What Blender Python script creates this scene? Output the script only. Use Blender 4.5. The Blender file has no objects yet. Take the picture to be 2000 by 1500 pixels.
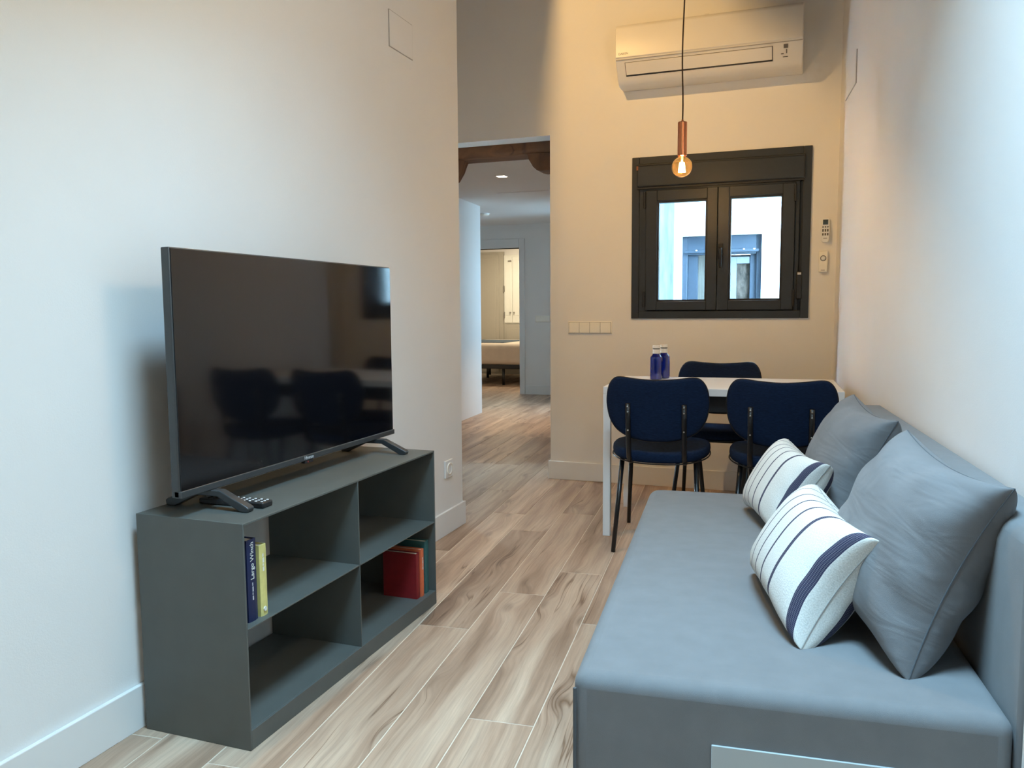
import bpy, bmesh, math, random
from mathutils import Vector, Matrix
random.seed(7)
sc = bpy.context.scene
col = sc.collection
R = math.radians

# ------------------------------------------------------------------ camera
YAW, PITCH, ROLL, CAMH, FPX = R(20.088), R(5.3265), R(-0.383), 1.10, 1570.985
fw = Vector((-math.sin(YAW) * math.cos(PITCH), math.cos(YAW) * math.cos(PITCH), -math.sin(PITCH)))
rt = Vector((math.cos(YAW), math.sin(YAW), 0))
up = rt.cross(fw)
rt2 = rt * math.cos(ROLL) + up * math.sin(ROLL)
up2 = -rt * math.sin(ROLL) + up * math.cos(ROLL)
cam = bpy.data.cameras.new('camera')
cam.sensor_width = 36
cam.lens = 36 * FPX / 2000
cam.clip_start = 0.02
camo = bpy.data.objects.new('camera', cam)
col.objects.link(camo)
camo.matrix_world = Matrix(((rt2.x, up2.x, -fw.x, 0), (rt2.y, up2.y, -fw.y, 0), (rt2.z, up2.z, -fw.z, CAMH), (0, 0, 0, 1)))
sc.camera = camo

# ------------------------------------------------------------------ sky, daylight, exposure
w = bpy.data.worlds.new('sky')
sc.world = w
w.use_nodes = True
bg = w.node_tree.nodes['Background']
bg.inputs['Color'].default_value = (0.47, 0.765, 1.0, 1)
bg.inputs['Strength'].default_value = 56.0
vs = sc.view_settings
vs.view_transform = 'Standard'
vs.look = 'None'
vs.exposure = 0.74
vs.gamma = 1.0
vs.use_curve_mapping = False
sc.cycles.max_bounces = 10
sc.cycles.diffuse_bounces = 6
sc.cycles.transparent_max_bounces = 12
sc.cycles.sample_clamp_indirect = 6.0

def portal(name, mw, sx, sy):
    l = bpy.data.lights.new(name, 'AREA')
    l.shape = 'RECTANGLE'; l.size = sx; l.size_y = sy
    l.cycles.is_portal = True
    o = bpy.data.objects.new(name, l); col.objects.link(o); o.matrix_world = mw
    return o

def lamp(name, kind, loc, power, colr, radius=0.03, **kw):
    l = bpy.data.lights.new(name, kind)
    l.energy = power; l.color = colr
    if kind in ('POINT', 'SPOT'): l.shadow_soft_size = radius
    for k, v in kw.items(): setattr(l, k, v)
    o = bpy.data.objects.new(name, l); col.objects.link(o); o.location = loc
    return o

# ------------------------------------------------------------------ room numbers (metres)
XL = -1.64            # left wall face
YE = 3.7324           # end of the left wall
YF = 4.936            # far wall face
XFL = -1.5406         # left end of the far wall
XC = 0.1476           # far right corner
TH = R(5.1774)        # right wall, sofa and planks are turned by this angle
SD = Vector((-math.sin(TH), math.cos(TH), 0))
SN = Vector((math.cos(TH), math.sin(TH), 0))
NC = XC * SN.x + YF * SN.y          # right wall offset
def ns(n, s, z=0.0): return SN * n + SD * s + Vector((0, 0, z))
def ceil_z(y): return 2.30 + 0.30 * y

# ------------------------------------------------------------------ materials
MATS = {}
def mat(name, c, rough=0.6, metal=0.0, spec=0.5, noise=0.0, nscale=30.0, bump=0.0, bscale=200.0, coat=0.0, sheen=0.0, stretch=None, crease=0.0):
    m = bpy.data.materials.new(name); m.use_nodes = True
    nt = m.node_tree; b = nt.nodes['Principled BSDF']
    b.inputs['Base Color'].default_value = (*c, 1)
    b.inputs['Roughness'].default_value = rough
    b.inputs['Metallic'].default_value = metal
    b.inputs['Specular IOR Level'].default_value = spec
    b.inputs['Coat Weight'].default_value = coat
    b.inputs['Sheen Weight'].default_value = sheen
    tc = nt.nodes.new('ShaderNodeTexCoord')
    src = tc.outputs['Object']
    if stretch:
        mp = nt.nodes.new('ShaderNodeMapping'); mp.inputs['Scale'].default_value = stretch
        nt.links.new(src, mp.inputs['Vector']); src = mp.outputs['Vector']
    if noise:
        n = nt.nodes.new('ShaderNodeTexNoise'); n.inputs['Scale'].default_value = nscale; n.inputs['Detail'].default_value = 4
        nt.links.new(src, n.inputs['Vector'])
        r = nt.nodes.new('ShaderNodeValToRGB')
        r.color_ramp.elements[0].position = 0.3; r.color_ramp.elements[1].position = 0.7
        r.color_ramp.elements[0].color = (*[x * (1 - noise) for x in c], 1)
        r.color_ramp.elements[1].color = (*[min(1, x * (1 + noise)) for x in c], 1)
        nt.links.new(n.outputs['Fac'], r.inputs['Fac']); nt.links.new(r.outputs['Color'], b.inputs['Base Color'])
    if bump:
        n2 = nt.nodes.new('ShaderNodeTexNoise'); n2.inputs['Scale'].default_value = bscale; n2.inputs['Detail'].default_value = 3
        nt.links.new(src, n2.inputs['Vector'])
        bp = nt.nodes.new('ShaderNodeBump'); bp.inputs['Strength'].default_value = bump; bp.inputs['Distance'].default_value = 0.002
        nt.links.new(n2.outputs['Fac'], bp.inputs['Height']); nt.links.new(bp.outputs['Normal'], b.inputs['Normal'])
        if crease:
            n3 = nt.nodes.new('ShaderNodeTexNoise'); n3.inputs['Scale'].default_value = 5.5; n3.inputs['Detail'].default_value = 2.5; n3.inputs['Distortion'].default_value = 1.2
            mp3 = nt.nodes.new('ShaderNodeMapping'); mp3.inputs['Scale'].default_value = (0.8, 2.6, 1); mp3.inputs['Rotation'].default_value = (0, 0, R(28))
            nt.links.new(tc.outputs['Object'], mp3.inputs[0]); nt.links.new(mp3.outputs[0], n3.inputs['Vector'])
            b3 = nt.nodes.new('ShaderNodeBump'); b3.inputs['Strength'].default_value = crease; b3.inputs['Distance'].default_value = 0.02
            nt.links.new(n3.outputs['Fac'], b3.inputs['Height']); nt.links.new(b3.outputs['Normal'], bp.inputs['Normal'])
    MATS[name] = m
    return m

def emit(name, c, s):
    m = bpy.data.materials.new(name); m.use_nodes = True
    nt = m.node_tree; nt.nodes.remove(nt.nodes['Principled BSDF'])
    e = nt.nodes.new('ShaderNodeEmission'); e.inputs['Color'].default_value = (*c, 1); e.inputs['Strength'].default_value = s
    nt.links.new(e.outputs[0], nt.nodes['Material Output'].inputs['Surface'])
    return m

def thin_glass(name, tint=(1, 1, 1), refl=0.06, rough=0.0):
    m = bpy.data.materials.new(name); m.use_nodes = True
    nt = m.node_tree; nt.nodes.remove(nt.nodes['Principled BSDF'])
    t = nt.nodes.new('ShaderNodeBsdfTransparent'); t.inputs['Color'].default_value = (*tint, 1)
    g = nt.nodes.new('ShaderNodeBsdfGlossy'); g.inputs['Roughness'].default_value = rough
    f = nt.nodes.new('ShaderNodeLayerWeight'); f.inputs['Blend'].default_value = refl
    mx = nt.nodes.new('ShaderNodeMixShader')
    nt.links.new(f.outputs['Fresnel'], mx.inputs['Fac'])
    nt.links.new(t.outputs[0], mx.inputs[1]); nt.links.new(g.outputs[0], mx.inputs[2])
    nt.links.new(mx.outputs[0], nt.nodes['Material Output'].inputs['Surface'])
    return m

M_WALL = mat('painted_plaster', (0.80, 0.785, 0.765), 0.85, spec=0.2, noise=0.012, nscale=3, bump=0.12, bscale=260)
M_CEIL = mat('ceiling_paint', (0.80, 0.79, 0.775), 0.9, spec=0.2, noise=0.01, nscale=3)
M_BASE = mat('baseboard_lacquer', (0.78, 0.775, 0.76), 0.42, noise=0.01, nscale=5)
M_TRIM = mat('door_trim_lacquer', (0.74, 0.735, 0.72), 0.45, noise=0.01, nscale=5)
M_GROUT = mat('plank_joint_mortar', (0.64, 0.54, 0.43), 0.9, noise=0.06, nscale=40)
M_LINE = mat('grey_shadow_joint', (0.40, 0.38, 0.36), 0.8, noise=0.03)
M_STEEL = mat('grey_green_steel', (0.092, 0.096, 0.087), 0.45, spec=0.5, noise=0.05, nscale=14, bump=0.05, bscale=900)
M_TVBODY = mat('tv_plastic', (0.035, 0.038, 0.040), 0.38, noise=0.05, nscale=60)
M_TVFRAME = mat('tv_frame_grey', (0.060, 0.063, 0.065), 0.36, metal=0.3, noise=0.04, nscale=60)
M_TVSCREEN = mat('tv_screen_glass', (0.004, 0.004, 0.005), 0.075, spec=0.75, noise=0.02, nscale=3)
M_BLACK = mat('black_plastic', (0.012, 0.012, 0.013), 0.4, noise=0.05, nscale=80)
M_BLACKMETAL = mat('black_powder_coat', (0.008, 0.008, 0.009), 0.32, noise=0.05, nscale=120)
M_WHITE = mat('white_lacquer', (0.80, 0.81, 0.81), 0.32, noise=0.01, nscale=8)
M_ACWHITE = mat('air_conditioner_plastic', (0.72, 0.70, 0.67), 0.38, noise=0.01, nscale=8)
M_SWITCH = mat('switch_plastic', (0.90, 0.875, 0.80), 0.35, noise=0.01, nscale=30)
M_RUBBER = mat('white_button', (0.6, 0.6, 0.6), 0.5, noise=0.03, nscale=60)
M_NAVY = mat('navy_velvet', (0.0075, 0.0165, 0.042), 0.92, spec=0.12, noise=0.28, nscale=70, bump=0.5, bscale=700, stretch=(1, 1, 5))
M_SOFA = mat('grey_sofa_fabric', (0.185, 0.19, 0.196), 0.9, spec=0.2, noise=0.05, nscale=18, bump=0.4, bscale=1500, sheen=0.12)
M_CUSH = mat('grey_cushion_fabric', (0.185, 0.185, 0.19), 0.92, spec=0.15, noise=0.05, nscale=12, bump=0.35, bscale=1200, sheen=0.1, crease=0.32)
M_SEAM = mat('cushion_seam', (0.09, 0.10, 0.11), 0.9, noise=0.05, nscale=60)
M_SOFAPANEL = mat('smooth_grey_drawer_front', (0.42, 0.46, 0.47), 0.35, noise=0.02, nscale=10)
M_ANTH = mat('anthracite_aluminium', (0.019, 0.0225, 0.027), 0.38, spec=0.5, noise=0.06, nscale=50, bump=0.08, bscale=900)
M_ANTHIN = mat('black_gasket', (0.006, 0.006, 0.007), 0.5, noise=0.05, nscale=50)
M_COPPER = mat('brushed_copper', (0.62, 0.25, 0.13), 0.24, metal=1.0, noise=0.06, nscale=90)
M_CORD = mat('brown_textile_cord', (0.022, 0.010, 0.007), 0.8, noise=0.3, nscale=400)
M_BOTTLE = mat('cobalt_glass', (0.003, 0.010, 0.16), 0.05, spec=0.8, noise=0.15, nscale=20, coat=0.6)
M_CAP = mat('white_metal_cap', (0.75, 0.75, 0.73), 0.3, noise=0.02, nscale=60)
M_PAPER = mat('book_pages', (0.62, 0.56, 0.45), 0.9, noise=0.12, nscale=300, stretch=(1, 1, 0.05))
M_DISPLAY = mat('remote_lcd', (0.045, 0.06, 0.065), 0.2, noise=0.06, nscale=200)
M_INK = mat('grey_print', (0.12, 0.11, 0.10), 0.6, noise=0.05, nscale=100)
M_SILVER = mat('silver_print', (0.55, 0.56, 0.58), 0.3, noise=0.03, nscale=100)
M_CREAMINK = mat('cream_print', (0.68, 0.68, 0.62), 0.6, noise=0.03, nscale=100)
M_CHROME = mat('brushed_nickel', (0.45, 0.43, 0.40), 0.3, metal=1.0, noise=0.05, nscale=80)
M_DUVET = mat('beige_bed_cover', (0.62, 0.53, 0.44), 0.95, spec=0.1, noise=0.05, nscale=8, bump=0.4, bscale=40)
M_THROW = mat('slate_blue_throw', (0.05, 0.075, 0.10), 0.95, noise=0.1, nscale=30)
M_WARD = mat('stone_grey_door', (0.42, 0.39, 0.33), 0.5, noise=0.02, nscale=6)
M_SHUT = mat('white_shutter_paint', (0.80, 0.80, 0.74), 0.5, noise=0.02, nscale=8)
M_PATIO = mat('white_patio_render', (0.66, 0.67, 0.68), 0.9, spec=0.1, noise=0.04, nscale=6, bump=0.4, bscale=60)
M_BLUEFRAME = mat('blue_grey_window_paint', (0.024, 0.036, 0.056), 0.5, noise=0.08, nscale=20)
M_CURTAIN = mat('brown_lace_curtain', (0.045, 0.034, 0.027), 0.9, noise=0.7, nscale=16, stretch=(2.2, 1, 1))
M_GLASS = thin_glass('window_pane_glass', (0.90, 0.93, 0.94), 0.05)
M_BULB = thin_glass('amber_bulb_glass', (0.98, 0.84, 0.58), 0.10, 0.02)
_nt = M_BULB.node_tree
_tr = _nt.nodes.new('ShaderNodeBsdfTranslucent'); _tr.inputs['Color'].default_value = (1.0, 0.62, 0.28, 1)
_mx = _nt.nodes.new('ShaderNodeMixShader'); _mx.inputs['Fac'].default_value = 0.012
_out = _nt.nodes['Material Output']; _src = _out.inputs['Surface'].links[0].from_socket
_nt.links.new(_src, _mx.inputs[1]); _nt.links.new(_tr.outputs[0], _mx.inputs[2]); _nt.links.new(_mx.outputs[0], _out.inputs['Surface'])
M_FILAMENT = emit('lit_filament', (1.0, 0.66, 0.28), 160.0)
FILLW = 17.0  # strength of the added fill disc on the right wall
M_DOWNL = emit('lit_downlight', (1.0, 0.86, 0.66), 14.0)

def mat_wood(name, cols, sx, sy, rough=0.45, rnd=True, spec=0.4, axis='y'):
    m = bpy.data.materials.new(name); m.use_nodes = True
    nt = m.node_tree; b = nt.nodes['Principled BSDF']
    L = nt.links.new
    tc = nt.nodes.new('ShaderNodeTexCoord')
    oi = nt.nodes.new('ShaderNodeObjectInfo')
    mul = nt.nodes.new('ShaderNodeMath'); mul.operation = 'MULTIPLY'; mul.inputs[1].default_value = 137.0
    L(oi.outputs['Random'], mul.inputs[0])
    cmb = nt.nodes.new('ShaderNodeCombineXYZ'); L(mul.outputs[0], cmb.inputs[0]); L(mul.outputs[0], cmb.inputs[1]); L(mul.outputs[0], cmb.inputs[2])
    add = nt.nodes.new('ShaderNodeVectorMath'); add.operation = 'ADD'
    L(tc.outputs['Object'], add.inputs[0]); L(cmb.outputs[0], add.inputs[1])
    # slow warp makes the grain swirl around knots
    wn = nt.nodes.new('ShaderNodeTexNoise'); wn.inputs['Scale'].default_value = 2.2; wn.inputs['Detail'].default_value = 2
    L(add.outputs[0], wn.inputs['Vector'])
    wv = nt.nodes.new('ShaderNodeVectorMath'); wv.operation = 'MULTIPLY'; wv.inputs[1].default_value = (0.035, 0.16, 0.035)
    L(wn.outputs['Color'], wv.inputs[0])
    add2 = nt.nodes.new('ShaderNodeVectorMath'); add2.operation = 'ADD'
    L(add.outputs[0], add2.inputs[0]); L(wv.outputs[0], add2.inputs[1])
    kmp = nt.nodes.new('ShaderNodeMapping'); kmp.inputs['Scale'].default_value = (4.2, 1.5, 1)
    L(add.outputs[0], kmp.inputs['Vector'])
    kv = nt.nodes.new('ShaderNodeTexVoronoi'); kv.inputs['Scale'].default_value = 1.0; kv.inputs['Randomness'].default_value = 1.0
    kv.voronoi_dimensions = '2D'
    L(kmp.outputs[0], kv.inputs['Vector'])
    kin = nt.nodes.new('ShaderNodeMapRange'); kin.interpolation_type = 'SMOOTHSTEP'
    kin.inputs['From Min'].default_value = 0.24; kin.inputs['From Max'].default_value = 0.0; kin.inputs['To Min'].default_value = 0.0; kin.inputs['To Max'].default_value = 0.030
    L(kv.outputs['Distance'], kin.inputs['Value'])
    kc = nt.nodes.new('ShaderNodeCombineXYZ'); L(kin.outputs[0], kc.inputs[0])
    add3 = nt.nodes.new('ShaderNodeVectorMath'); add3.operation = 'ADD'
    L(add2.outputs[0], add3.inputs[0]); L(kc.outputs[0], add3.inputs[1])
    add2 = add3
    kdk = nt.nodes.new('ShaderNodeMapRange'); kdk.interpolation_type = 'SMOOTHSTEP'
    kdk.inputs['From Min'].default_value = 0.11; kdk.inputs['From Max'].default_value = 0.02; kdk.inputs['To Min'].default_value = 0.0; kdk.inputs['To Max'].default_value = 0.60
    L(kv.outputs['Distance'], kdk.inputs['Value'])
    def nz(sc3, scale, det, rg=0.55):
        mp = nt.nodes.new('ShaderNodeMapping'); mp.inputs['Scale'].default_value = sc3
        L(add2.outputs[0], mp.inputs['Vector'])
        n = nt.nodes.new('ShaderNodeTexNoise'); n.inputs['Scale'].default_value = scale; n.inputs['Detail'].default_value = det; n.inputs['Roughness'].default_value = rg
        L(mp.outputs[0], n.inputs['Vector']); return n
    a = nz((sx, sy, 1), 1.0, 5)
    fine = nz((sx * 9, sy * 3, 1), 1.0, 4, 0.7)
    ramp = nt.nodes.new('ShaderNodeValToRGB')
    e = ramp.color_ramp.elements
    e[0].position = 0.27; e[0].color = (*cols[0], 1)
    e[1].position = 0.72; e[1].color = (*cols[2], 1)
    x = ramp.color_ramp.elements.new(0.46); x.color = (*cols[1], 1)
    L(a.outputs['Fac'], ramp.inputs['Fac'])
    # fine pores
    fr = nt.nodes.new('ShaderNodeMapRange'); fr.inputs['From Min'].default_value = 0.3; fr.inputs['From Max'].default_value = 0.62
    fr.inputs['To Min'].default_value = 0.80; fr.inputs['To Max'].default_value = 1.05
    L(fine.outputs['Fac'], fr.inputs['Value'])
    mm = nt.nodes.new('ShaderNodeMix'); mm.data_type = 'RGBA'; mm.blend_type = 'MULTIPLY'; mm.inputs['Factor'].default_value = 1.0
    L(ramp.outputs['Color'], mm.inputs['A'])
    cg = nt.nodes.new('ShaderNodeCombineColor'); [L(fr.outputs[0], cg.inputs[i]) for i in range(3)]
    L(cg.outputs[0], mm.inputs['B'])
    last = mm.outputs['Result']
    # dark cracks that follow the grain
    ck = nz((sx * 1.15, sy * 0.55, 1), 1.0, 3, 0.5)
    cr = nt.nodes.new('ShaderNodeValToRGB')
    ce = cr.color_ramp.elements
    ce[0].position = 0.488; ce[0].color = (1, 1, 1, 1); ce[1].position = 0.512; ce[1].color = (1, 1, 1, 1)
    mid = ce.new(0.5); mid.color = (0.45, 0.38, 0.33, 1)
    L(ck.outputs['Fac'], cr.inputs['Fac'])
    gate = nz((4.0, 1.6, 1), 1.0, 2)
    gr = nt.nodes.new('ShaderNodeMapRange'); gr.inputs['From Min'].default_value = 0.52; gr.inputs['From Max'].default_value = 0.60
    L(gate.outputs['Fac'], gr.inputs['Value'])
    m3 = nt.nodes.new('ShaderNodeMix'); m3.data_type = 'RGBA'; m3.blend_type = 'MULTIPLY'
    L(gr.outputs[0], m3.inputs['Factor']); L(last, m3.inputs['A']); L(cr.outputs['Color'], m3.inputs['B'])
    last = m3.outputs['Result']
    kg = nt.nodes.new('ShaderNodeMapRange'); kg.inputs['From Min'].default_value = 0.35; kg.inputs['From Max'].default_value = 0.6
    L(fine.outputs['Fac'], kg.inputs['Value'])
    km = nt.nodes.new('ShaderNodeMath'); km.operation = 'MULTIPLY'; L(kdk.outputs[0], km.inputs[0]); L(kg.outputs[0], km.inputs[1])
    m4 = nt.nodes.new('ShaderNodeMix'); m4.data_type = 'RGBA'
    L(km.outputs[0], m4.inputs['Factor']); L(last, m4.inputs['A']); m4.inputs['B'].default_value = (*[c_ * 0.5 for c_ in cols[0]], 1)
    last = m4.outputs['Result']
    if rnd:
        hs = nt.nodes.new('ShaderNodeHueSaturation')
        v = nt.nodes.new('ShaderNodeMapRange'); v.inputs['To Min'].default_value = 0.86; v.inputs['To Max'].default_value = 1.12
        L(oi.outputs['Random'], v.inputs['Value']); L(v.outputs[0], hs.inputs['Value'])
        L(last, hs.inputs['Color']); last = hs.outputs['Color']
    L(last, b.inputs['Base Color'])
    b.inputs['Roughness'].default_value = rough; b.inputs['Specular IOR Level'].default_value = spec
    bp = nt.nodes.new('ShaderNodeBump'); bp.inputs['Strength'].default_value = 0.12; bp.inputs['Distance'].default_value = 0.002
    L(fine.outputs['Fac'], bp.inputs['Height']); L(bp.outputs['Normal'], b.inputs['Normal'])
    return m

M_PLANK = mat_wood('oak_look_plank', [(0.235, 0.143, 0.093), (0.415, 0.278, 0.193), (0.63, 0.475, 0.35)], 12.0, 0.9)
M_PINEDARK = mat_wood('dark_pine_boards', [(0.05, 0.026, 0.013), (0.11, 0.062, 0.032), (0.16, 0.095, 0.05)], 14.0, 2.0, 0.7, False)
M_PINE = mat_wood('warm_bounce_lining', [(0.30, 0.18, 0.09), (0.42, 0.27, 0.14), (0.50, 0.34, 0.19)], 14.0, 14.0, 0.7, False)
M_BEAM = mat_wood('old_pine_timber', [(0.035, 0.013, 0.006), (0.115, 0.044, 0.017), (0.20, 0.085, 0.034)], 1.6, 22.0, 0.7, False)

def mat_stripes():
    m = bpy.data.materials.new('striped_cotton_weave'); m.use_nodes = True
    nt = m.node_tree; b = nt.nodes['Principled BSDF']; L = nt.links.new
    uv = nt.nodes.new('ShaderNodeUVMap'); sp = nt.nodes.new('ShaderNodeSeparateXYZ'); L(uv.outputs[0], sp.inputs[0])
    ramp = nt.nodes.new('ShaderNodeValToRGB'); ramp.color_ramp.interpolation = 'CONSTANT'
    white = (0, 0, 0, 1); navy = (1, 1, 1, 1)
    bands = [(0.08, 0.009), (0.19, 0.009), (0.30, 0.010), (0.41, 0.011), (0.53, 0.015), (0.675, 0.022), (0.895, 0.048)]
    els = ramp.color_ramp.elements
    els[0].position = 0; els[0].color = white
    first = True
    for c, wd in bands:
        if first: e = els[1]; e.position = c - wd / 2; first = False
        else: e = els.new(c - wd / 2)
        e.color = navy
        e = els.new(c + wd / 2); e.color = white
    L(sp.outputs['X'], ramp.inputs['Fac'])
    # woven check inside the navy bands
    ck = nt.nodes.new('ShaderNodeTexChecker'); ck.inputs['Scale'].default_value = 110
    mp = nt.nodes.new('ShaderNodeMapping'); mp.inputs['Rotation'].default_value = (0, 0, R(45)); mp.inputs['Scale'].default_value = (1.4, 1.0, 1)
    L(uv.outputs[0], mp.inputs[0]); L(mp.outputs[0], ck.inputs['Vector'])
    ck.inputs['Color1'].default_value = (1, 1, 1, 1); ck.inputs['Color2'].default_value = (0.86, 0.86, 0.86, 1)
    mu = nt.nodes.new('ShaderNodeMix'); mu.data_type = 'RGBA'; mu.blend_type = 'MULTIPLY'; mu.inputs['Factor'].default_value = 1
    L(ramp.outputs['Color'], mu.inputs['A']); L(ck.outputs['Color'], mu.inputs['B'])
    n = nt.nodes.new('ShaderNodeTexNoise'); n.inputs['Scale'].default_value = 160
    mp2 = nt.nodes.new('ShaderNodeMapping'); mp2.inputs['Scale'].default_value = (1, 0.5, 1)
    L(uv.outputs[0], mp2.inputs[0]); L(mp2.outputs[0], n.inputs['Vector'])
    cr = nt.nodes.new('ShaderNodeValToRGB')
    cr.color_ramp.elements[0].position = .3; cr.color_ramp.elements[0].color = (0.58, 0.565, 0.52, 1)
    cr.color_ramp.elements[1].position = .7; cr.color_ramp.elements[1].color = (0.74, 0.725, 0.68, 1)
    L(n.outputs['Fac'], cr.inputs['Fac'])
    mx = nt.nodes.new('ShaderNodeMix'); mx.data_type = 'RGBA'
    L(mu.outputs['Result'], mx.inputs['Factor']); L(cr.outputs['Color'], mx.inputs['A']); mx.inputs['B'].default_value = (0.028, 0.026, 0.065, 1)
    L(mx.outputs['Result'], b.inputs['Base Color'])
    b.inputs['Roughness'].default_value = 0.95; b.inputs['Specular IOR Level'].default_value = 0.15
    bp = nt.nodes.new('ShaderNodeBump'); bp.inputs['Strength'].default_value = 0.35; bp.inputs['Distance'].default_value = 0.002
    L(n.outputs['Fac'], bp.inputs['Height']); L(bp.outputs['Normal'], b.inputs['Normal'])
    return m
M_STRIPE = mat_stripes()

# ------------------------------------------------------------------ mesh helpers
class MB:
    def __init__(s): s.v = []; s.f = []; s.uv = None
    def box(s, x0, x1, y0, y1, z0, z1):
        b = len(s.v)
        s.v += [(x0, y0, z0), (x1, y0, z0), (x1, y1, z0), (x0, y1, z0), (x0, y0, z1), (x1, y0, z1), (x1, y1, z1), (x0, y1, z1)]
        s.f += [tuple(b + i for i in q) for q in ((3, 2, 1, 0), (4, 5, 6, 7), (0, 1, 5, 4), (1, 2, 6, 5), (2, 3, 7, 6), (3, 0, 4, 7))]
        return s
    def hexa(s, p):           # 8 points: bottom loop then top loop
        b = len(s.v); s.v += [tuple(q) for q in p]
        s.f += [tuple(b + i for i in q) for q in ((3, 2, 1, 0), (4, 5, 6, 7), (0, 1, 5, 4), (1, 2, 6, 5), (2, 3, 7, 6), (3, 0, 4, 7))]
        return s
    def nsbox(s, n0, n1, s0, s1, z0, z1):
        return s.hexa([ns(n0, s0, z0), ns(n1, s0, z0), ns(n1, s1, z0), ns(n0, s1, z0), ns(n0, s0, z1), ns(n1, s0, z1), ns(n1, s1, z1), ns(n0, s1, z1)])
    def tube(s, pts, r, seg=12):
        pts = [Vector(p) for p in pts]; n = len(pts); b = len(s.v)
        rs = r if isinstance(r, (list, tuple)) else [r] * n
        ref = None
        for i, p in enumerate(pts):
            d = (pts[min(i + 1, n - 1)] - pts[max(i - 1, 0)]).normalized()
            if ref is None: ref = d.orthogonal().normalized()
            a = (ref - d * ref.dot(d)).normalized(); c = d.cross(a); ref = a
            for k in range(seg):
                t = 2 * math.pi * k / seg
                s.v.append(tuple(p + (a * math.cos(t) + c * math.sin(t)) * rs[i]))
        for i in range(n - 1):
            for k in range(seg):
                k2 = (k + 1) % seg
                s.f.append((b + i * seg + k, b + i * seg + k2, b + (i + 1) * seg + k2, b + (i + 1) * seg + k))
        s.f.append(tuple(b + k for k in reversed(range(seg)))); s.f.append(tuple(b + (n - 1) * seg + k for k in range(seg)))
        return s
    def lathe(s, prof, c=(0, 0, 0), seg=24):      # prof: (radius, z)
        b = len(s.v); n = len(prof)
        for r, z in prof:
            for k in range(seg):
                t = 2 * math.pi * k / seg
                s.v.append((c[0] + r * math.cos(t), c[1] + r * math.sin(t), c[2] + z))
        for i in range(n - 1):
            for k in range(seg):
                k2 = (k + 1) % seg
                s.f.append((b + i * seg + k, b + i * seg + k2, b + (i + 1) * seg + k2, b + (i + 1) * seg + k))
        s.f.append(tuple(b + k for k in reversed(range(seg)))); s.f.append(tuple(b + (n - 1) * seg + k for k in range(seg)))
        return s
    def prism(s, poly, a0, a1, f):                # f(u, v, a) -> point
        b = len(s.v); n = len(poly)
        for a in (a0, a1): s.v += [tuple(f(u, v, a)) for u, v in poly]
        s.f.append(tuple(b + k for k in reversed(range(n)))); s.f.append(tuple(b + n + k for k in range(n)))
        for k in range(n):
            k2 = (k + 1) % n
            s.f.append((b + k, b + k2, b + n + k2, b + n + k))
        return s
    def build(s, name, m, parent=None, bevel=0.0, seg=2, smooth=False, sub=0, loc=None):
        me = bpy.data.meshes.new(name)
        me.from_pydata([tuple(v) for v in s.v], [], s.f)
        bm = bmesh.new(); bm.from_mesh(me); bmesh.ops.recalc_face_normals(bm, faces=bm.faces); bm.to_mesh(me); bm.free()
        me.materials.append(m)
        return link_mesh(name, me, parent, bevel, seg, smooth, sub, loc)

def link_mesh(name, me, parent=None, bevel=0.0, seg=2, smooth=False, sub=0, loc=None):
    o = bpy.data.objects.new(name, me); col.objects.link(o)
    if parent is not None: o.parent = parent
    if loc is not None: o.location = loc
    if bevel:
        md = o.modifiers.new('bevel', 'BEVEL'); md.width = bevel; md.segments = seg; md.limit_method = 'ANGLE'; md.angle_limit = R(40)
    if sub:
        md = o.modifiers.new('sub', 'SUBSURF'); md.levels = sub; md.render_levels = sub
    if smooth or bevel:
        for p in me.polygons: p.use_smooth = True
        if not smooth or bevel:
            try: me.set_sharp_from_angle(angle=R(38))
            except Exception: pass
    return o

def tag(o, label=None, cat=None, group=None, kind=None):
    if label: o['label'] = label
    if cat: o['category'] = cat
    if group: o['group'] = group
    if kind: o['kind'] = kind
    return o

def thing(name, label, cat, loc=(0, 0, 0), rz=0.0, group=None, mw=None):
    o = bpy.data.objects.new(name, None); col.objects.link(o)
    o.empty_display_size = 0.1
    if mw is not None: o.matrix_world = mw
    else: o.location = loc; o.rotation_euler = (0, 0, rz)
    return tag(o, label, cat, group)

def struct(name, mb, m, parent=None, bevel=0.0, label=None):
    o = mb.build(name, m, parent, bevel)
    if parent is None: o['kind'] = 'structure'
    if label: o['label'] = label
    return o

def text(name, body, size, origin, xd, yd, m, parent, extrude=0.0004, xs=1.0):
    cu = bpy.data.curves.new(name, 'FONT'); cu.body = body; cu.size = size; cu.extrude = extrude
    cu.align_x = 'LEFT'; cu.align_y = 'CENTER'; cu.resolution_u = 3
    t = bpy.data.objects.new(name, cu); col.objects.link(t)
    bpy.context.view_layer.update()
    me = bpy.data.meshes.new_from_object(t.evaluated_get(bpy.context.evaluated_depsgraph_get()))
    bpy.data.objects.remove(t)
    xd = Vector(xd).normalized(); yd = Vector(yd).normalized(); zd = xd.cross(yd)
    mt = Matrix(((xd.x, yd.x, zd.x, origin[0]), (xd.y, yd.y, zd.y, origin[1]), (xd.z, yd.z, zd.z, origin[2]), (0, 0, 0, 1)))
    me.transform(Matrix.Diagonal((xs, 1, 1, 1))); me.transform(mt)
    me.materials.clear(); me.materials.append(m); me.name = name
    return link_mesh(name, me, parent)

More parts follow.
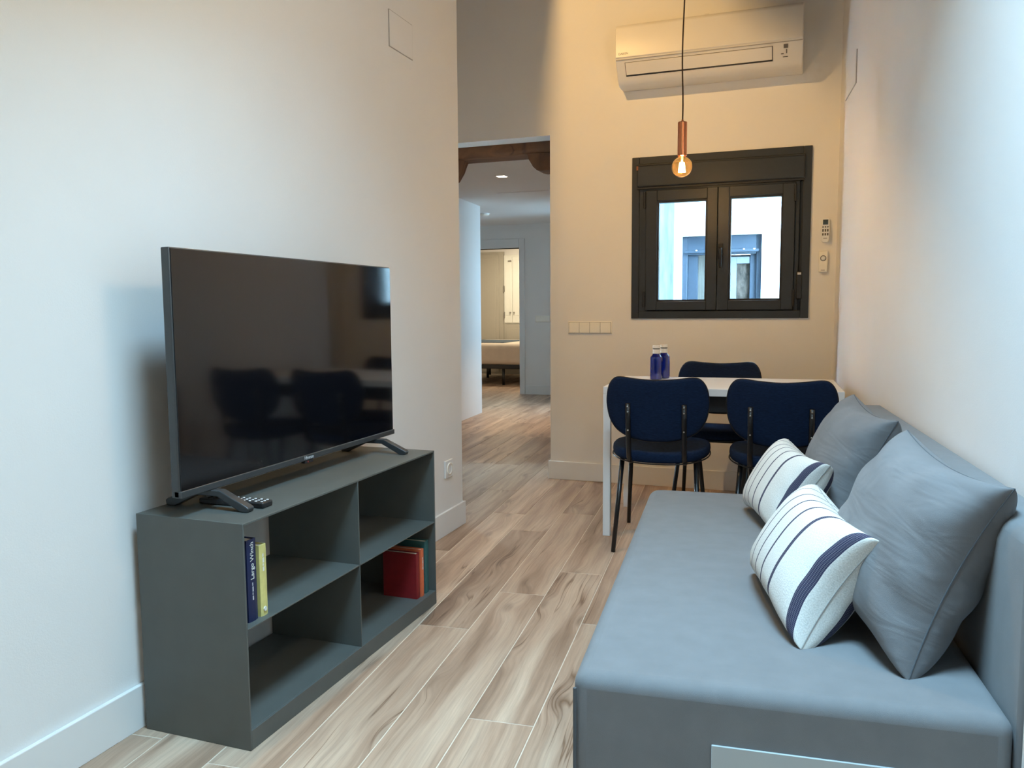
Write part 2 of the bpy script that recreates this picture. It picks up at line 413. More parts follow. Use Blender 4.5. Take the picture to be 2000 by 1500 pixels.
# ================================================================== STRUCTURE
# floor slab with loose planks on it
floor = struct('floor', MB().box(-6.0, 1.2, -1.2, 13.2, -0.12, -0.0012), M_GROUT, label='oak look plank floor with pale joints running through to the bedroom')
PW, PL, GAP = 0.1835, 1.25, 0.0032
def plank_mesh():
    mb = MB().box(GAP / 2, PW - GAP / 2, GAP / 2, PL - GAP / 2, -0.010, 0.0)
    me = bpy.data.meshes.new('plank'); me.from_pydata(mb.v, [], mb.f)
    bm = bmesh.new(); bm.from_mesh(me)
    bmesh.ops.bevel(bm, geom=[e for e in bm.edges if all(v.co.z > -0.001 for v in e.verts)], offset=0.0012, segments=1, affect='EDGES')
    bmesh.ops.recalc_face_normals(bm, faces=bm.faces)
    bm.to_mesh(me); bm.free(); me.materials.append(M_PLANK); return me
PM = plank_mesh()
phase = {-1: 0.73, -2: 0.439, -3: 0.057, -4: 0.367, -5: 0.90, -6: 0.436, 0: 0.20, 1: 0.98, 2: 0.5}
def wanted(x, y):
    if -1.85 < x < 0.72 and -0.6 < y < 5.25: return True
    if -3.6 < x < -1.2 and 3.4 < y < 9.95: return True
    return -4.75 < x < -2.6 and 7.6 < y < 12.0
for k in range(-19, 6):
    n0 = -0.474 + k * PW
    ph = phase.get(k, (k * 0.377) % 1.0 * PL)
    for j in range(-2, 11):
        s0 = ph + j * PL
        pts = [ns(n0 + PW * a, s0 + PL * b) for a in (0, 1) for b in (0, .25, .5, .75, 1)]
        if any(wanted(p.x, p.y) for p in pts):
            o = bpy.data.objects.new('plank', PM); col.objects.link(o); o.parent = floor
            o.location = ns(n0, s0); o.rotation_euler = (0, 0, TH)

# walls of the living room
struct('wall_left', MB().box(XL - 0.12, XL, -0.8, YE, 0, ceil_z(4.4)), M_WALL)
struct('wall_passage', MB().box(-3.2, XL - 0.12, YE - 0.12, YE, 0, ceil_z(4.4)).box(-3.3, -3.2, YE - 0.12, YF + 0.15, 0, 4.0), M_WALL)
WX0, WX1, WZ0, WZ1 = -1.0164, 0.0077, 1.037, 2.0056
YB = YF + 0.15
wf = MB()
wf.box(XFL, WX0, YF, YB, 0, 4.1).box(WX1, 0.75, YF, YB, 0, 4.1).box(WX0, WX1, YF, YB, 0, WZ0).box(WX0, WX1, YF, YB, WZ1, 4.1)
wf.box(-3.3, XFL, YF, YB, 2.1822, 4.1)
struct('wall_far', wf, M_WALL)
SNEAR = 1.462
wr = MB()
wr.nsbox(NC, NC + 0.15, SNEAR, 5.05, 0, 4.1)
wr.nsbox(0.4925, NC + 0.15, -1.2, SNEAR, 0, 3.4)
struct('wall_right', wr, M_WALL)
struct('wall_back', MB().box(-1.9, 1.1, -0.95, -0.8, 0, 2.6), M_WALL)
# sloping ceiling with the skylight opening
SKX0, SKX1, SKY0, SKY1, SKD = -0.74, 0.30, 0.58, 1.66, 1.05
def cz(x, y, dz=0): return (x, y, ceil_z(y) + dz)
cm = MB()
for x0, x1, y0, y1 in ((-3.3, SKX0, -0.95, 5.1), (SKX1, 1.2, -0.95, 5.1), (SKX0, SKX1, -0.95, SKY0), (SKX0, SKX1, SKY1, 5.1)):
    cm.hexa([cz(x0, y0), cz(x1, y0), cz(x1, y1), cz(x0, y1), cz(x0, y0, .12), cz(x1, y0, .12), cz(x1, y1, .12), cz(x0, y1, .12)])
struct('ceiling', cm, M_PINEDARK)
sky = MB()
for x0, x1, y0, y1 in ((SKX0, SKX0 + .05, SKY0, SKY1), (SKX1 - .05, SKX1, SKY0, SKY1), (SKX0 + .05, SKX1 - .05, SKY0, SKY0 + .05), (SKX0 + .05, SKX1 - .05, SKY1 - .05, SKY1)):
    sky.hexa([cz(x0, y0, SKD - .09), cz(x1, y0, SKD - .09), cz(x1, y1, SKD - .09), cz(x0, y1, SKD - .09), cz(x0, y0, SKD - .03), cz(x1, y0, SKD - .03), cz(x1, y1, SKD - .03), cz(x0, y1, SKD - .03)])
skyw = struct('window_2', sky, M_WHITE, label='white framed skylight in the sloping ceiling')
sh_ = MB()
t = 0.04
for x0, x1, y0, y1 in ((SKX0 - t, SKX0, SKY0 - t, SKY1 + t), (SKX1, SKX1 + t, SKY0 - t, SKY1 + t), (SKX0, SKX1, SKY0 - t, SKY0), (SKX0, SKX1, SKY1, SKY1 + t)):
    sh_.hexa([cz(x0, y0, .0), cz(x1, y0, .0), cz(x1, y1, .0), cz(x0, y1, .0), cz(x0, y0, SKD), cz(x1, y0, SKD), cz(x1, y1, SKD), cz(x0, y1, SKD)])
sh_.build('added_warm_reveal', M_PINE, skyw)  # unseen shaft lining, wood colour added to turn the bounced daylight warm
pa = MB().hexa([cz(SKX0 + .05, SKY0 + .05, SKD - .065), cz(SKX1 - .05, SKY0 + .05, SKD - .065), cz(SKX1 - .05, SKY1 - .05, SKD - .065), cz(SKX0 + .05, SKY1 - .05, SKD - .065),
                cz(SKX0 + .05, SKY0 + .05, SKD - .06), cz(SKX1 - .05, SKY0 + .05, SKD - .06), cz(SKX1 - .05, SKY1 - .05, SKD - .06), cz(SKX0 + .05, SKY1 - .05, SKD - .06)])
pa.build('pane', M_GLASS, skyw)
sl = math.atan(0.30)
ym = (SKY0 + SKY1) / 2
portal('skylight_portal', Matrix.Translation(cz((SKX0 + SKX1) / 2, ym, SKD - 0.11)) @ Matrix.Rotation(sl, 4, 'X'), SKX1 - SKX0 - .1, (SKY1 - SKY0 - .1) / math.cos(sl))

# baseboards
BBH, BBT = 0.1175, 0.013
struct('baseboard_left', MB().box(XL, XL + BBT, -0.8, YE + BBT, 0, BBH).box(-3.2, XL, YE, YE + BBT, 0, BBH), M_BASE, bevel=0.0025)
struct('baseboard_far', MB().box(XFL - BBT, 0.14, YF - BBT, YF, 0, BBH).box(XFL - BBT, XFL, YF, YB, 0, BBH), M_BASE, bevel=0.0025)
struct('baseboard_right', MB().nsbox(NC - BBT, NC, SNEAR + 0.02, 4.88, 0, BBH), M_BASE, bevel=0.0025)

# corridor and bedroom
CZ = 2.17
a = Vector((-3.231, 7.898, 0)); d = Vector((-0.047, 0.612, 0)).normalized(); nrm = Vector((-d.y, d.x, 0))
b0 = a - d * 2.75
q = [b0, a, a + nrm * 0.15, b0 + nrm * 0.15]
struct('wall_corridor_left', MB().hexa([(p.x, p.y, 0) for p in q] + [(p.x, p.y, CZ + .02) for p in q]), M_WALL)
DY = 9.794
DX0, DX1, DZ = -4.30, -3.463, 1.877
wd = MB().box(DX1, -1.3, DY, DY + .14, 0, CZ).box(-5.0, DX0, DY, DY + .14, 0, CZ).box(DX0, DX1, DY, DY + .14, DZ, CZ)
struct('wall_corridor_end', wd, M_WALL)
cw0, cw1 = 8.32, 8.68
wcr = MB().box(-1.45, -1.20, YB, cw0, 0, CZ + .3).box(-1.45, -1.20, cw1, DY + .14, 0, CZ + .3).box(-1.45, -1.20, cw0, cw1, 0, 0.75).box(-1.45, -1.20, cw0, cw1, 2.0, CZ + .3)
struct('wall_corridor_right', wcr, M_WALL)
wfr = MB().box(-1.38, -1.33, cw0, cw0 + .06, 0.75, 2.0).box(-1.38, -1.33, cw1 - .06, cw1, 0.75, 2.0).box(-1.38, -1.33, cw0 + .06, cw1 - .06, 0.75, 0.81).box(-1.38, -1.33, cw0 + .06, cw1 - .06, 1.94, 2.0).box(-1.38, -1.33, (cw0 + cw1) / 2 - .03, (cw0 + cw1) / 2 + .03, 0.81, 1.94)
w4 = struct('window_3', wfr, M_ANTH, label='dark framed corridor window on the hidden side')
for y0, y1 in ((cw0 + .06, (cw0 + cw1) / 2 - .03), ((cw0 + cw1) / 2 + .03, cw1 - .06)):
    MB().box(-1.358, -1.352, y0, y1, 0.81, 1.94).build('pane', M_GLASS, w4)
portal('corridor_window_portal', Matrix.Translation((-1.19, (cw0 + cw1) / 2, 1.375)) @ Matrix.Rotation(R(90), 4, 'Y'), 1.25, cw1 - cw0)
struct('wall_corridor_hidden', MB().box(-5.1, -5.0, 7.75, DY + .14, 0, CZ).box(-5.0, -3.38, 7.75, 7.85, 0, CZ), M_WALL)
struct('ceiling_corridor', MB().box(-5.1, -1.2, 5.32, DY + .14, CZ, CZ + .1).box(-3.3, -1.2, YB, 5.32, 2.32, 2.42), M_CEIL)
struct('baseboard_corridor_end', MB().box(-3.393, -1.45, DY - BBT, DY, 0, BBH), M_BASE, bevel=0.0025)
# door casing
dc = MB().box(DX1 - .006, DX1 + .066, DY - .016, DY + .15, 0, DZ + .115).box(DX0 - .066, DX0 + .006, DY - .016, DY + .15, 0, DZ + .115).box(DX0 + .006, DX1 - .006, DY - .016, DY + .15, DZ, DZ + .115)
struct('trim_1', dc, M_TRIM, bevel=0.003, label='pale lacquered casing around the bedroom doorway')
# bedroom shell
bb = MB().box(-6.0, -5.9, DY, 13.0, 0, 2.4).box(-2.7, -2.6, DY + .14, 13.0, 0, 2.4).box(-6.0, -2.6, 12.85, 13.0, 0, 2.4).box(-6.0, -5.0, DY, DY + .14, 0, 2.4).box(-5.0, -2.6, DY, DY + .14, CZ + .1, 2.4)
struct('wall_bedroom', bb, M_WALL)
struct('ceiling_bedroom', MB().box(-6.0, -2.6, DY + .1, 13.0, 2.28, 2.38), M_CEIL)

# patio beyond the far window
PY = 7.20
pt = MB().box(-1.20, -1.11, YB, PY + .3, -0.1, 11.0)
struct('wall_patio_left', pt, mat('darkened_patio_render', (.11, .125, .13), .9, spec=.1, noise=.25, nscale=5, bump=.4, bscale=40))  # colour darkened in place of dimmer daylight, so the wall isn't blown out
OX0, OX1, OZ0, OZ1 = -1.045, -0.372, 0.75, 1.722
po = MB().box(-1.11, OX0, PY, PY + .3, -0.1, 11.0).box(OX1, 2.6, PY, PY + .3, -0.1, 11.0).box(OX0, OX1, PY, PY + .3, -0.1, OZ0).box(OX0, OX1, PY, PY + .3, OZ1, 11.0)
struct('wall_patio_opposite', po, M_PATIO)
struct('wall_patio_right', MB().box(1.7, 1.85, YB, PY, -0.1, 11.0), M_PATIO)
struct('ground_patio', MB().box(-1.2, 2.6, YB, PY + .3, -0.2, -0.1), M_PATIO)

# ================================================================== FAR WINDOW
win = MB()
y0, y1 = YF - 0.012, YF + 0.075
fr = 0.045
win.box(WX0, WX0 + fr, y0, y1, WZ0, WZ1).box(WX1 - fr, WX1, y0, y1, WZ0, WZ1).box(WX0 + fr, WX1 - fr, y0, y1, WZ0, WZ0 + fr).box(WX0 + fr, WX1 - fr, y0, y1, WZ1 - fr, WZ1)
w1 = struct('window_1', win, M_ANTH, bevel=0.003, label='anthracite two leaf window with roller box on the far wall')
# inner fixed frame
ins = MB()
ix0, ix1, iz0, iz1 = WX0 + fr, WX1 - fr, WZ0 + fr, WZ1 - fr
ins.box(ix0, -0.928, y0 + .008, y1 - .01, iz0, iz1).box(-0.075, -0.054, y0 + .008, y1 - .01, iz0, 1.83).box(-0.054, ix1, y0 + .055, y1 - .01, iz0, 1.83).box(-0.928, -0.075, y0 + .008, y1 - .01, 1.805, 1.83).box(-0.928, -0.075, y0 + .008, y1 - .01, iz0, 1.084)
ins.box(WX0 + .02, -0.864, YF + .042, YF + .074, WZ0 + .02, WZ1 - .02).box(-0.141, WX1 - .02, YF + .042, YF + .074, WZ0 + .02, WZ1 - .02).box(-0.864, -0.141, YF + .042, YF + .074, WZ0 + .02, 1.136).box(-0.864, -0.141, YF + .042, YF + .074, 1.75, WZ1 - .02).box(-0.56, -0.445, YF + .042, YF + .074, 1.136, 1.75)
ins.build('fixed_frame', M_ANTH, w1, bevel=0.002)
rb = MB().box(-0.986, -0.028, YF - 0.03, YF + .07, 1.826, 1.964)
bx = rb.build('roller_box', M_ANTH, w1, bevel=0.008, seg=3)
MB().box(-0.984, -0.030, YF - 0.034, YF - .028, 1.950, 1.958).build('groove', M_ANTHIN, bx)
MB().box(-0.985, -0.029, YF - 0.022, YF + .03, 1.815, 1.826).build('shadow_gap', M_ANTHIN, bx)
def sash(x0, x1, g):
    s = MB(); z0, z1 = 1.086, 1.803; yy0, yy1 = YF - .02, YF + .04
    gx0, gx1, gz0, gz1 = g
    s.box(x0, gx0, yy0, yy1, z0, z1).box(gx1, x1, yy0, yy1, z0, z1).box(gx0, gx1, yy0, yy1, z0, gz0).box(gx0, gx1, yy0, yy1, gz1, z1)
    o = s.build('sash', M_ANTH, w1, bevel=0.003)
    bd = MB(); e = .010
    bd.box(gx0, gx0 + e, yy0 + .012, yy1 - .006, gz0, gz1).box(gx1 - e, gx1, yy0 + .012, yy1 - .006, gz0, gz1).box(gx0 + e, gx1 - e, yy0 + .012, yy1 - .006, gz0, gz0 + e).box(gx0 + e, gx1 - e, yy0 + .012, yy1 - .006, gz1 - e, gz1)
    bd.build('glazing_bead', M_ANTHIN, o)
    MB().box(gx0 + e, gx1 - e, YF + .012, YF + .018, gz0 + e, gz1 - e).build('pane', M_GLASS, o)
    return o
s1 = sash(-0.930, -0.5075, (-0.862, -0.567, 1.140, 1.740))
s2 = sash(-0.5045, -0.078, (-0.440, -0.143, 1.142, 1.744))
for s, x in ((s1, -0.936), (s2, -0.077)):
    for z in (1.70, 1.105):
        MB().tube([(x, YF - .024, z), (x, YF - .024, z + .095)], 0.0075, 10).build('hinge', M_ANTHIN, s)
h = MB().box(-0.499, -0.471, YF - .027, YF - .02, 1.385, 1.475)
hb = h.build('handle_plate', M_ANTHIN, s2, bevel=.003)
MB().tube([(-0.485, YF - .022, 1.445), (-0.485, YF - .055, 1.445), (-0.484, YF - .06, 1.435), (-0.482, YF - .062, 1.33)], [.009, .009, .0095, .008], 10).build('handle', M_ANTHIN, hb, smooth=True)
st = MB().box(-0.047, -0.033, YF + .01, YF + .014, 1.30, 1.826)
MB.build(st, 'blind_strap', M_BLACK, w1)
sb = MB().box(-0.062, -0.030, YF - .018, YF + .03, 1.145, 1.305).build('strap_winder', M_BLACK, w1, bevel=.006)
MB().box(-0.056, -0.036, YF - .022, YF - .016, 1.285, 1.297).build('winder_clip', M_SILVER, sb)
for dx in (0.0, 0.006): MB().box(-0.985 + dx, -0.981 + dx, YF - .035, YF - .029, 1.925 + 0.01 * dx, 1.95).build('end_clip', M_COPPER, bx)

# window seen across the patio
pw = MB(); yq = PY + .06
f2 = .045
pw.box(OX0, OX0 + f2, yq, yq + .1, OZ0, OZ1).box(OX1 - f2, OX1, yq, yq + .1, OZ0, OZ1).box(OX0 + f2, OX1 - f2, yq, yq + .1, OZ0, OZ0 + f2).box(OX0 + f2, OX1 - f2, yq, yq + .1, 1.56, OZ1)
opw = struct('window_4', pw, M_BLUEFRAME, bevel=.004, label='blue grey window across the patio with a lace curtain')
MB().box(OX0 + .02, OX1 - .02, yq - .02, yq + .0, 1.575, 1.60).build('roller_rail', M_BLUEFRAME, opw, bevel=.004)
MB().box(OX0 + f2, OX0 + .13, yq + .04, yq + .1, OZ0 + f2, 1.56).build('blue_sash', M_BLUEFRAME, opw, bevel=.003)
MB().box(OX1 - .10, OX1 - f2, yq + .04, yq + .1, OZ0 + f2, 1.56).build('blue_sash', M_BLUEFRAME, opw, bevel=.003)
wsh = MB().box(-0.80, -0.755, yq + .05, yq + .1, OZ0 + f2, 1.56).box(-0.64, -0.585, yq + .05, yq + .1, OZ0 + f2, 1.54).box(-0.585, OX1 - .10, yq + .05, yq + .1, 1.48, 1.54)
wsh.build('white_sash', mat('grey_white_sash', (.13, .14, .15), .6, noise=.05), opw, bevel=.003)
MB().box(-0.585, OX1 - .10, yq + .085, yq + .095, OZ0 + f2, 1.48).build('lace_curtain', M_CURTAIN, opw)
MB().box(OX0 + .13, -0.80, yq + .085, yq + .095, OZ0 + f2, 1.56).build('curtain_panel', MATS.get('voile') or mat('voile', (.09, .085, .075), .9, noise=.3, nscale=20, stretch=(6, 1, .3)), opw)
MB().box(-0.755, -0.64, yq + .085, yq + .095, OZ0 + f2, 1.56).build('curtain_panel', MATS.get('voile') or mat('voile', (.09, .085, .075), .9, noise=.3, nscale=20, stretch=(6, 1, .3)), opw)
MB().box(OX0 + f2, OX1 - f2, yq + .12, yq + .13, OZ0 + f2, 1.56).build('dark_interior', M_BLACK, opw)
for x in (-0.92, -0.52, -0.435): MB().lathe([(0.001, 0), (.008, .002), (.008, .01), (.001, .012)], (x, yq - .03, 1.592), 10).build('rail_knob', M_CAP, opw)

# ================================================================== TV SHELF UNIT
cx0, cx1, cy0, cy1, czt = -1.6135, -1.2801, 1.5783, 2.659, 0.5812
T = 0.006
tvu = thing('open_shelf_unit', 'low grey green steel shelf unit with four open compartments under the television', 'shelf unit', (cx0, cy0, 0))
ox, oy = cx0, cy0
def cb(name, x0, x1, y0, y1, z0, z1, bev=.001):
    return MB().box(x0 - ox, x1 - ox, y0 - oy, y1 - oy, z0, z1).build(name, M_STEEL, tvu, bevel=bev)
cb('side_panel', cx0, cx1, cy0, cy0 + T, 0, czt)
cb('side_panel', cx0, cx1, cy1 - T, cy1, 0, czt)
cb('top_panel', cx0, cx1, cy0 + T, cy1 - T, czt - T, czt)
cb('bottom_panel', cx0, cx1 - T, cy0 + T, cy1 - T, 0.046, 0.051)
cb('plinth', cx1 - T, cx1, cy0 + T, cy1 - T, 0.0, 0.051)
ym2 = 2.119
cb('divider', cx0, cx1, ym2 - .002, ym2 + .002, 0.051, czt - T)
cb('shelf', cx0, cx1, cy0 + T, ym2 - .002, 0.3105, 0.3145)
cb('shelf', cx0, cx1, ym2 + .002, cy1 - T, 0.3105, 0.3145)

# ---- books
def book(label, name, x1, depth, y0, y1, z0, h, colr, txt=None, tilt=0.0, rough=0.5):
    m = mat('cover_' + name + str(len(MATS)), colr, rough, noise=0.10, nscale=35)
    o = thing('book', label, 'book', (x1 - depth, y0, z0), group=None)
    o.rotation_euler = (tilt, 0, 0)
    th = y1 - y0; c = .0022
    MB().box(0, depth, 0, c, 0, h).build('front_cover', m, o)
    MB().box(0, depth, th - c, th, 0, h).build('back_cover', m, o)
    sp = MB().prism([(depth - c, c), (depth, c), (depth + .0018, th * .3), (depth + .0018, th * .7), (depth, th - c), (depth - c, th - c)], 0, h, lambda u, v, a: (u, v, a)).build('spine', m, o)
    MB().box(.004, depth - c, c, th - c, .003, h - .004).build('page_block', M_PAPER, o)
    if txt:
        for (body, size, z, mm, off) in txt:
            if body: text('spine_lettering', body, size, (depth + .0022, th * off, z), (0, 0, 1), (0, -1, 0), mm, sp)
            else:
                mb_ = MB(); zz = z
                for k_, w_ in enumerate((.011, .006, .013, .008)):
                    mb_.box(depth + .0016, depth + .0022, th * off - size / 2, th * off + size / 2 - (k_ % 2) * size * .3, zz, zz + w_); zz += w_ + .0025
                mb_.build('spine_print', mm, sp)
    return o
zs = 0.3145
book('dark slim book leaning at the left end of the upper shelf beside the blue book', 'charcoal', -1.312, .15, 1.588, 1.611, zs, .19, (0.014, 0.015, 0.018), [('', .007, .030, M_CREAMINK, .5)], -0.02)
book('blue book lettered in white standing left of the yellow book', 'blue', -1.302, .16, 1.617, 1.652, zs, .212, (0.009, 0.016, 0.062), [('Largo Winch', .0185, .108, M_CREAMINK, .5), ('', .004, .055, M_SILVER, .5)])
yb = book('pale yellow book on the upper shelf', 'yellow', -1.300, .14, 1.6625, 1.690, zs, .187, (0.62, 0.55, 0.20), [('', .006, .118, M_CREAMINK, .5)])
MB().tube([(.1405, .0137, .018), (.1445, .0137, .018)], .006, 14).build('emblem', M_CREAMINK, yb)
zb = 0.0515
book('red hardback with its cover facing out in the lower compartment', 'red', -1.305, .135, 2.545, 2.572, zb, .168, (0.20, 0.008, 0.011))
book('orange book between the red and the green book', 'orange', -1.300, .14, 2.5745, 2.596, zb, .176, (0.62, 0.13, 0.05), [('', .005, .10, M_CREAMINK, .5)])
book('dark green book at the right end of the lower compartment', 'green', -1.302, .155, 2.610, 2.640, zb, .196, (0.030, 0.105, 0.10))

# ---- television
tvx, tvy0, tvy1, tvz0, tvz1 = -1.455, 1.567, 2.672, 0.6335, 1.2565
tv = thing('television', 'large flat black television standing on the grey shelf unit', 'television', (tvx, (tvy0 + tvy1) / 2, czt))
def T3(x, y, z): return (x - tvx, y - (tvy0 + tvy1) / 2, z - czt)
def tvbox(mb, x0, x1, y0, y1, z0, z1):
    a_ = T3(x0, y0, z0); b_ = T3(x1, y1, z1); return mb.box(a_[0], b_[0], a_[1], b_[1], a_[2], b_[2])
tvbox(MB(), tvx - .028, tvx - .003, tvy0, tvy1, tvz0, tvz1).build('panel_shell', M_TVFRAME, tv, bevel=.003)
tvbox(MB(), tvx - .075, tvx - .026, tvy0 + .13, tvy1 - .13, tvz0 + .012, tvz0 + .36).build('rear_housing', M_TVBODY, tv, bevel=.02, seg=3)
tvbox(MB(), tvx - .003, tvx, tvy0 + .004, tvy1 - .004, tvz0 + .018, tvz1 - .004).build('screen', M_TVSCREEN, tv)
lb = tvbox(MB(), tvx - .02, tvx + .003, tvy0, tvy1 + .003, tvz0, tvz0 + .018).build('lower_bezel', M_TVFRAME, tv, bevel=.002)
ymid = (tvy0 + tvy1) / 2
text('logo', 'Hisense', .0155, T3(tvx + .0034, ymid - .028, tvz0 + .009), (0, 1, 0), (0, 0, 1), M_SILVER, lb)
ir = tvbox(MB(), tvx - .014, tvx + .002, ymid - .022, ymid + .022, tvz0 - .009, tvz0).build('sensor_tab', M_BLACK, tv, bevel=.002)
MB().tube([T3(tvx + .002, ymid - .008, tvz0 - .0045), T3(tvx + .003, ymid - .008, tvz0 - .0045)], .0022, 8).build('standby_light', mat('red_led', (0.5, 0.05, 0.04), .3, noise=.05), ir)
for yf in (1.685, 2.553):
    prof = [(-1.340, .5815), (-1.336, .592), (-1.342, .597), (-1.425, .6335), (-1.505, .6335), (-1.596, .603), (-1.605, .597), (-1.602, .5815), (-1.575, .5815), (-1.50, .617), (-1.435, .617), (-1.362, .5815)]
    MB().prism(prof, yf - .013, yf + .013, lambda u, v, a_: T3(u, a_, v)).build('foot', M_TVBODY, tv, bevel=.0025)
rc = thing('television_remote', 'slim black television remote lying under the screen', 'remote', (-1.43, 1.740, czt + .0003), R(2))
MB().box(-.102, .102, -.022, .022, 0, .016).build('casing', M_BLACK, rc, bevel=.004, seg=2)
for i in range(10):
    for j in range(3):
        if (i + j) % 7 == 5: continue
        x = -.075 + i * .0185; y = -.0125 + j * .0125
        MB().lathe([(.0038, 0), (.0038, .0016), (.0028, .0022)], (x, y, .0158), 8).build('button', M_RUBBER if i > 2 else M_BLACK, rc)
MB().lathe([(.005, 0), (.005, .002), (.003, .003)], (-.091, .004, .0158), 10).build('power_button', M_SILVER, rc)

# ================================================================== WALL FITTINGS
sw = thing('switch_plate', 'cream four gang switch plate beside the far window', 'switch', (-1.2797, YF, 0.980))
MB().box(-.1415, .1415, -.008, 0, -.0385, .0385).build('frame', M_SWITCH, sw, bevel=.003)
MB().box(-.1365, .1365, -.0095, -.007, -.0345, .0345).build('joint_shadow', M_LINE, sw)
for i in range(4):
    x = -.1015 + i * .0677
    o = MB().box(x - .0325, x + .0325, -.0125, -.009, -.0325, .0325).build('rocker' if i in (0, 3) else 'ribbed_module', M_SWITCH, sw, bevel=.0015)
    if i in (1, 2):
        for k in range(9): MB().box(x - .028 + k * .0068, x - .0255 + k * .0068, -.0136, -.0124, -.029, .029).build('rib', M_SWITCH, o)
out = thing('wall_socket', 'white round socket low on the left wall beside the shelf unit', 'socket', (XL, 3.556, 0.321))
MB().box(0, .010, -.045, .045, -.043, .043).build('plate', M_WHITE, out, bevel=.003)
ring = MB(); prof = [(.030, 0), (.030, .004), (.024, .004), (.022, -.004), (.001, -.004)]
def lx(mb, prof, c, seg=24):
    b = len(mb.v); n = len(prof)
    for r, x in prof:
        for k in range(seg):
            t_ = 2 * math.pi * k / seg; mb.v.append((c[0] + x, c[1] + r * math.cos(t_), c[2] + r * math.sin(t_)))
    for i in range(n - 1):
        for k in range(seg):
            k2 = (k + 1) % seg; mb.f.append((b + i * seg + k, b + i * seg + k2, b + (i + 1) * seg + k2, b + (i + 1) * seg + k))
    return mb
lx(ring, prof, (.010, 0, 0)).build('round_insert', M_SWITCH, out, smooth=True)
for dy in (-.0095, .0095): lx(MB(), [(.0028, 0), (.0028, .0012), (.0005, .0012)], (.0063, dy, 0), 8).build('pin_hole', M_BLACK, out)
ap = thing('access_panel', 'thin white square access panel high on the left wall', 'access panel', (XL, 3.142, 2.252))
MB().box(0, .004, -.104, .104, -.074, .074).build('rim', M_LINE, ap)
MB().box(.001, .0055, -.1015, .1015, -.0715, .0715).build('lid', M_WALL, ap, bevel=.001)
P = ns(NC, 4.55)
mwp = Matrix.Translation((P.x, P.y, 2.27)) @ Matrix.Rotation(TH, 4, 'Z')
ap2 = thing('access_panel', 'thin white access panel on the right wall near the far corner', 'access panel', mw=mwp)
MB().box(-.004, 0, -.22, .14, -.085, .075).build('rim', M_LINE, ap2)
MB().box(-.0055, -.001, -.2175, .1375, -.0825, .0725).build('lid', M_WALL, ap2, bevel=.001)

r1 = thing('air_conditioner_remote', 'white remote with a grey display in a holder right of the window', 'remote', (0.0865, YF, 1.529))
poly = [(-.019, .066), (.019, .066), (.021, .04), (.021, .015), (.0245, .01), (.0245, -.015), (.021, -.02), (.021, -.055), (.013, -.067), (-.013, -.067), (-.021, -.055), (-.021, -.02), (-.0245, -.015), (-.0245, .01), (-.021, .015), (-.021, .04)]
MB().prism(poly, -.022, 0, lambda u, v, a_: (u, a_, v)).build('casing', M_WHITE, r1, bevel=.003)
MB().box(-.0135, .0135, -.0235, -.0218, .032, .059).build('display', M_DISPLAY, r1)
for i in range(3):
    for j, (z, hh) in enumerate(((.019, .004), (.000, .0075), (-.022, .0065))):
        MB().box(-.0165 + i * .0125, -.0085 + i * .0125, -.0235, -.0218, z - hh, z + hh).build('button', M_INK, r1, bevel=.001)
MB().box(-.0105, .0105, -.0228, -.0218, -.0455, -.0425).build('print', M_INK, r1)
r2 = thing('wall_control', 'small grey wall control with a round dial below the white remote', 'remote', (0.0795, YF, 1.356))
MB().box(-.0235, .0235, -.018, 0, -.060, .060).build('casing', M_SWITCH, r2, bevel=.004)
rg = MB()
def ly(mb, prof, c, seg=24):
    b = len(mb.v); n = len(prof)
    for r, y in prof:
        for k in range(seg):
            t_ = 2 * math.pi * k / seg; mb.v.append((c[0] + r * math.cos(t_), c[1] - y, c[2] + r * math.sin(t_)))
    for i in range(n - 1):
        for k in range(seg):
            k2 = (k + 1) % seg; mb.f.append((b + i * seg + k, b + i * seg + k2, b + (i + 1) * seg + k2, b + (i + 1) * seg + k))
    return mb
ly(rg, [(.016, 0), (.016, .002), (.0125, .002), (.0125, 0)], (.0, -.018, .018)).build('dial_ring', M_INK, r2)
ly(MB(), [(.0125, 0), (.0125, .0012), (.0005, .0016)], (.0, -.018, .018)).build('dial_button', M_WHITE, r2, smooth=True)
MB().box(-.010, .010, -.0185, -.0178, -.050, -.047).build('print', M_INK, r2)

# ---- air conditioner
ac = thing('air_conditioner', 'long white air conditioner unit high on the far wall above the window', 'air conditioner', (-0.566, YF, 2.40))
HWL = .5115
body = [(0, .325), (.185, .325), (.205, .318), (.214, .300), (.216, .140), (.212, .128), (.205, .118), (.150, .035), (.128, .010), (.105, .0), (0, .0)]
MB().prism(body, -HWL, HWL, lambda u, v, a_: (a_, -u, v)).build('body', M_ACWHITE, ac, bevel=.006, seg=3)
MB().prism([(.212, .134), (.220, .138), (.220, .298), (.212, .314), (.200, .323), (.195, .318)], -HWL + .002, HWL - .002, lambda u, v, a_: (a_, -u, v)).build('front_panel', M_ACWHITE, ac, bevel=.003)
MB().box(-HWL + .003, HWL - .003, -.2155, -.205, .1245, .1272).build('panel_gap', M_LINE, ac)
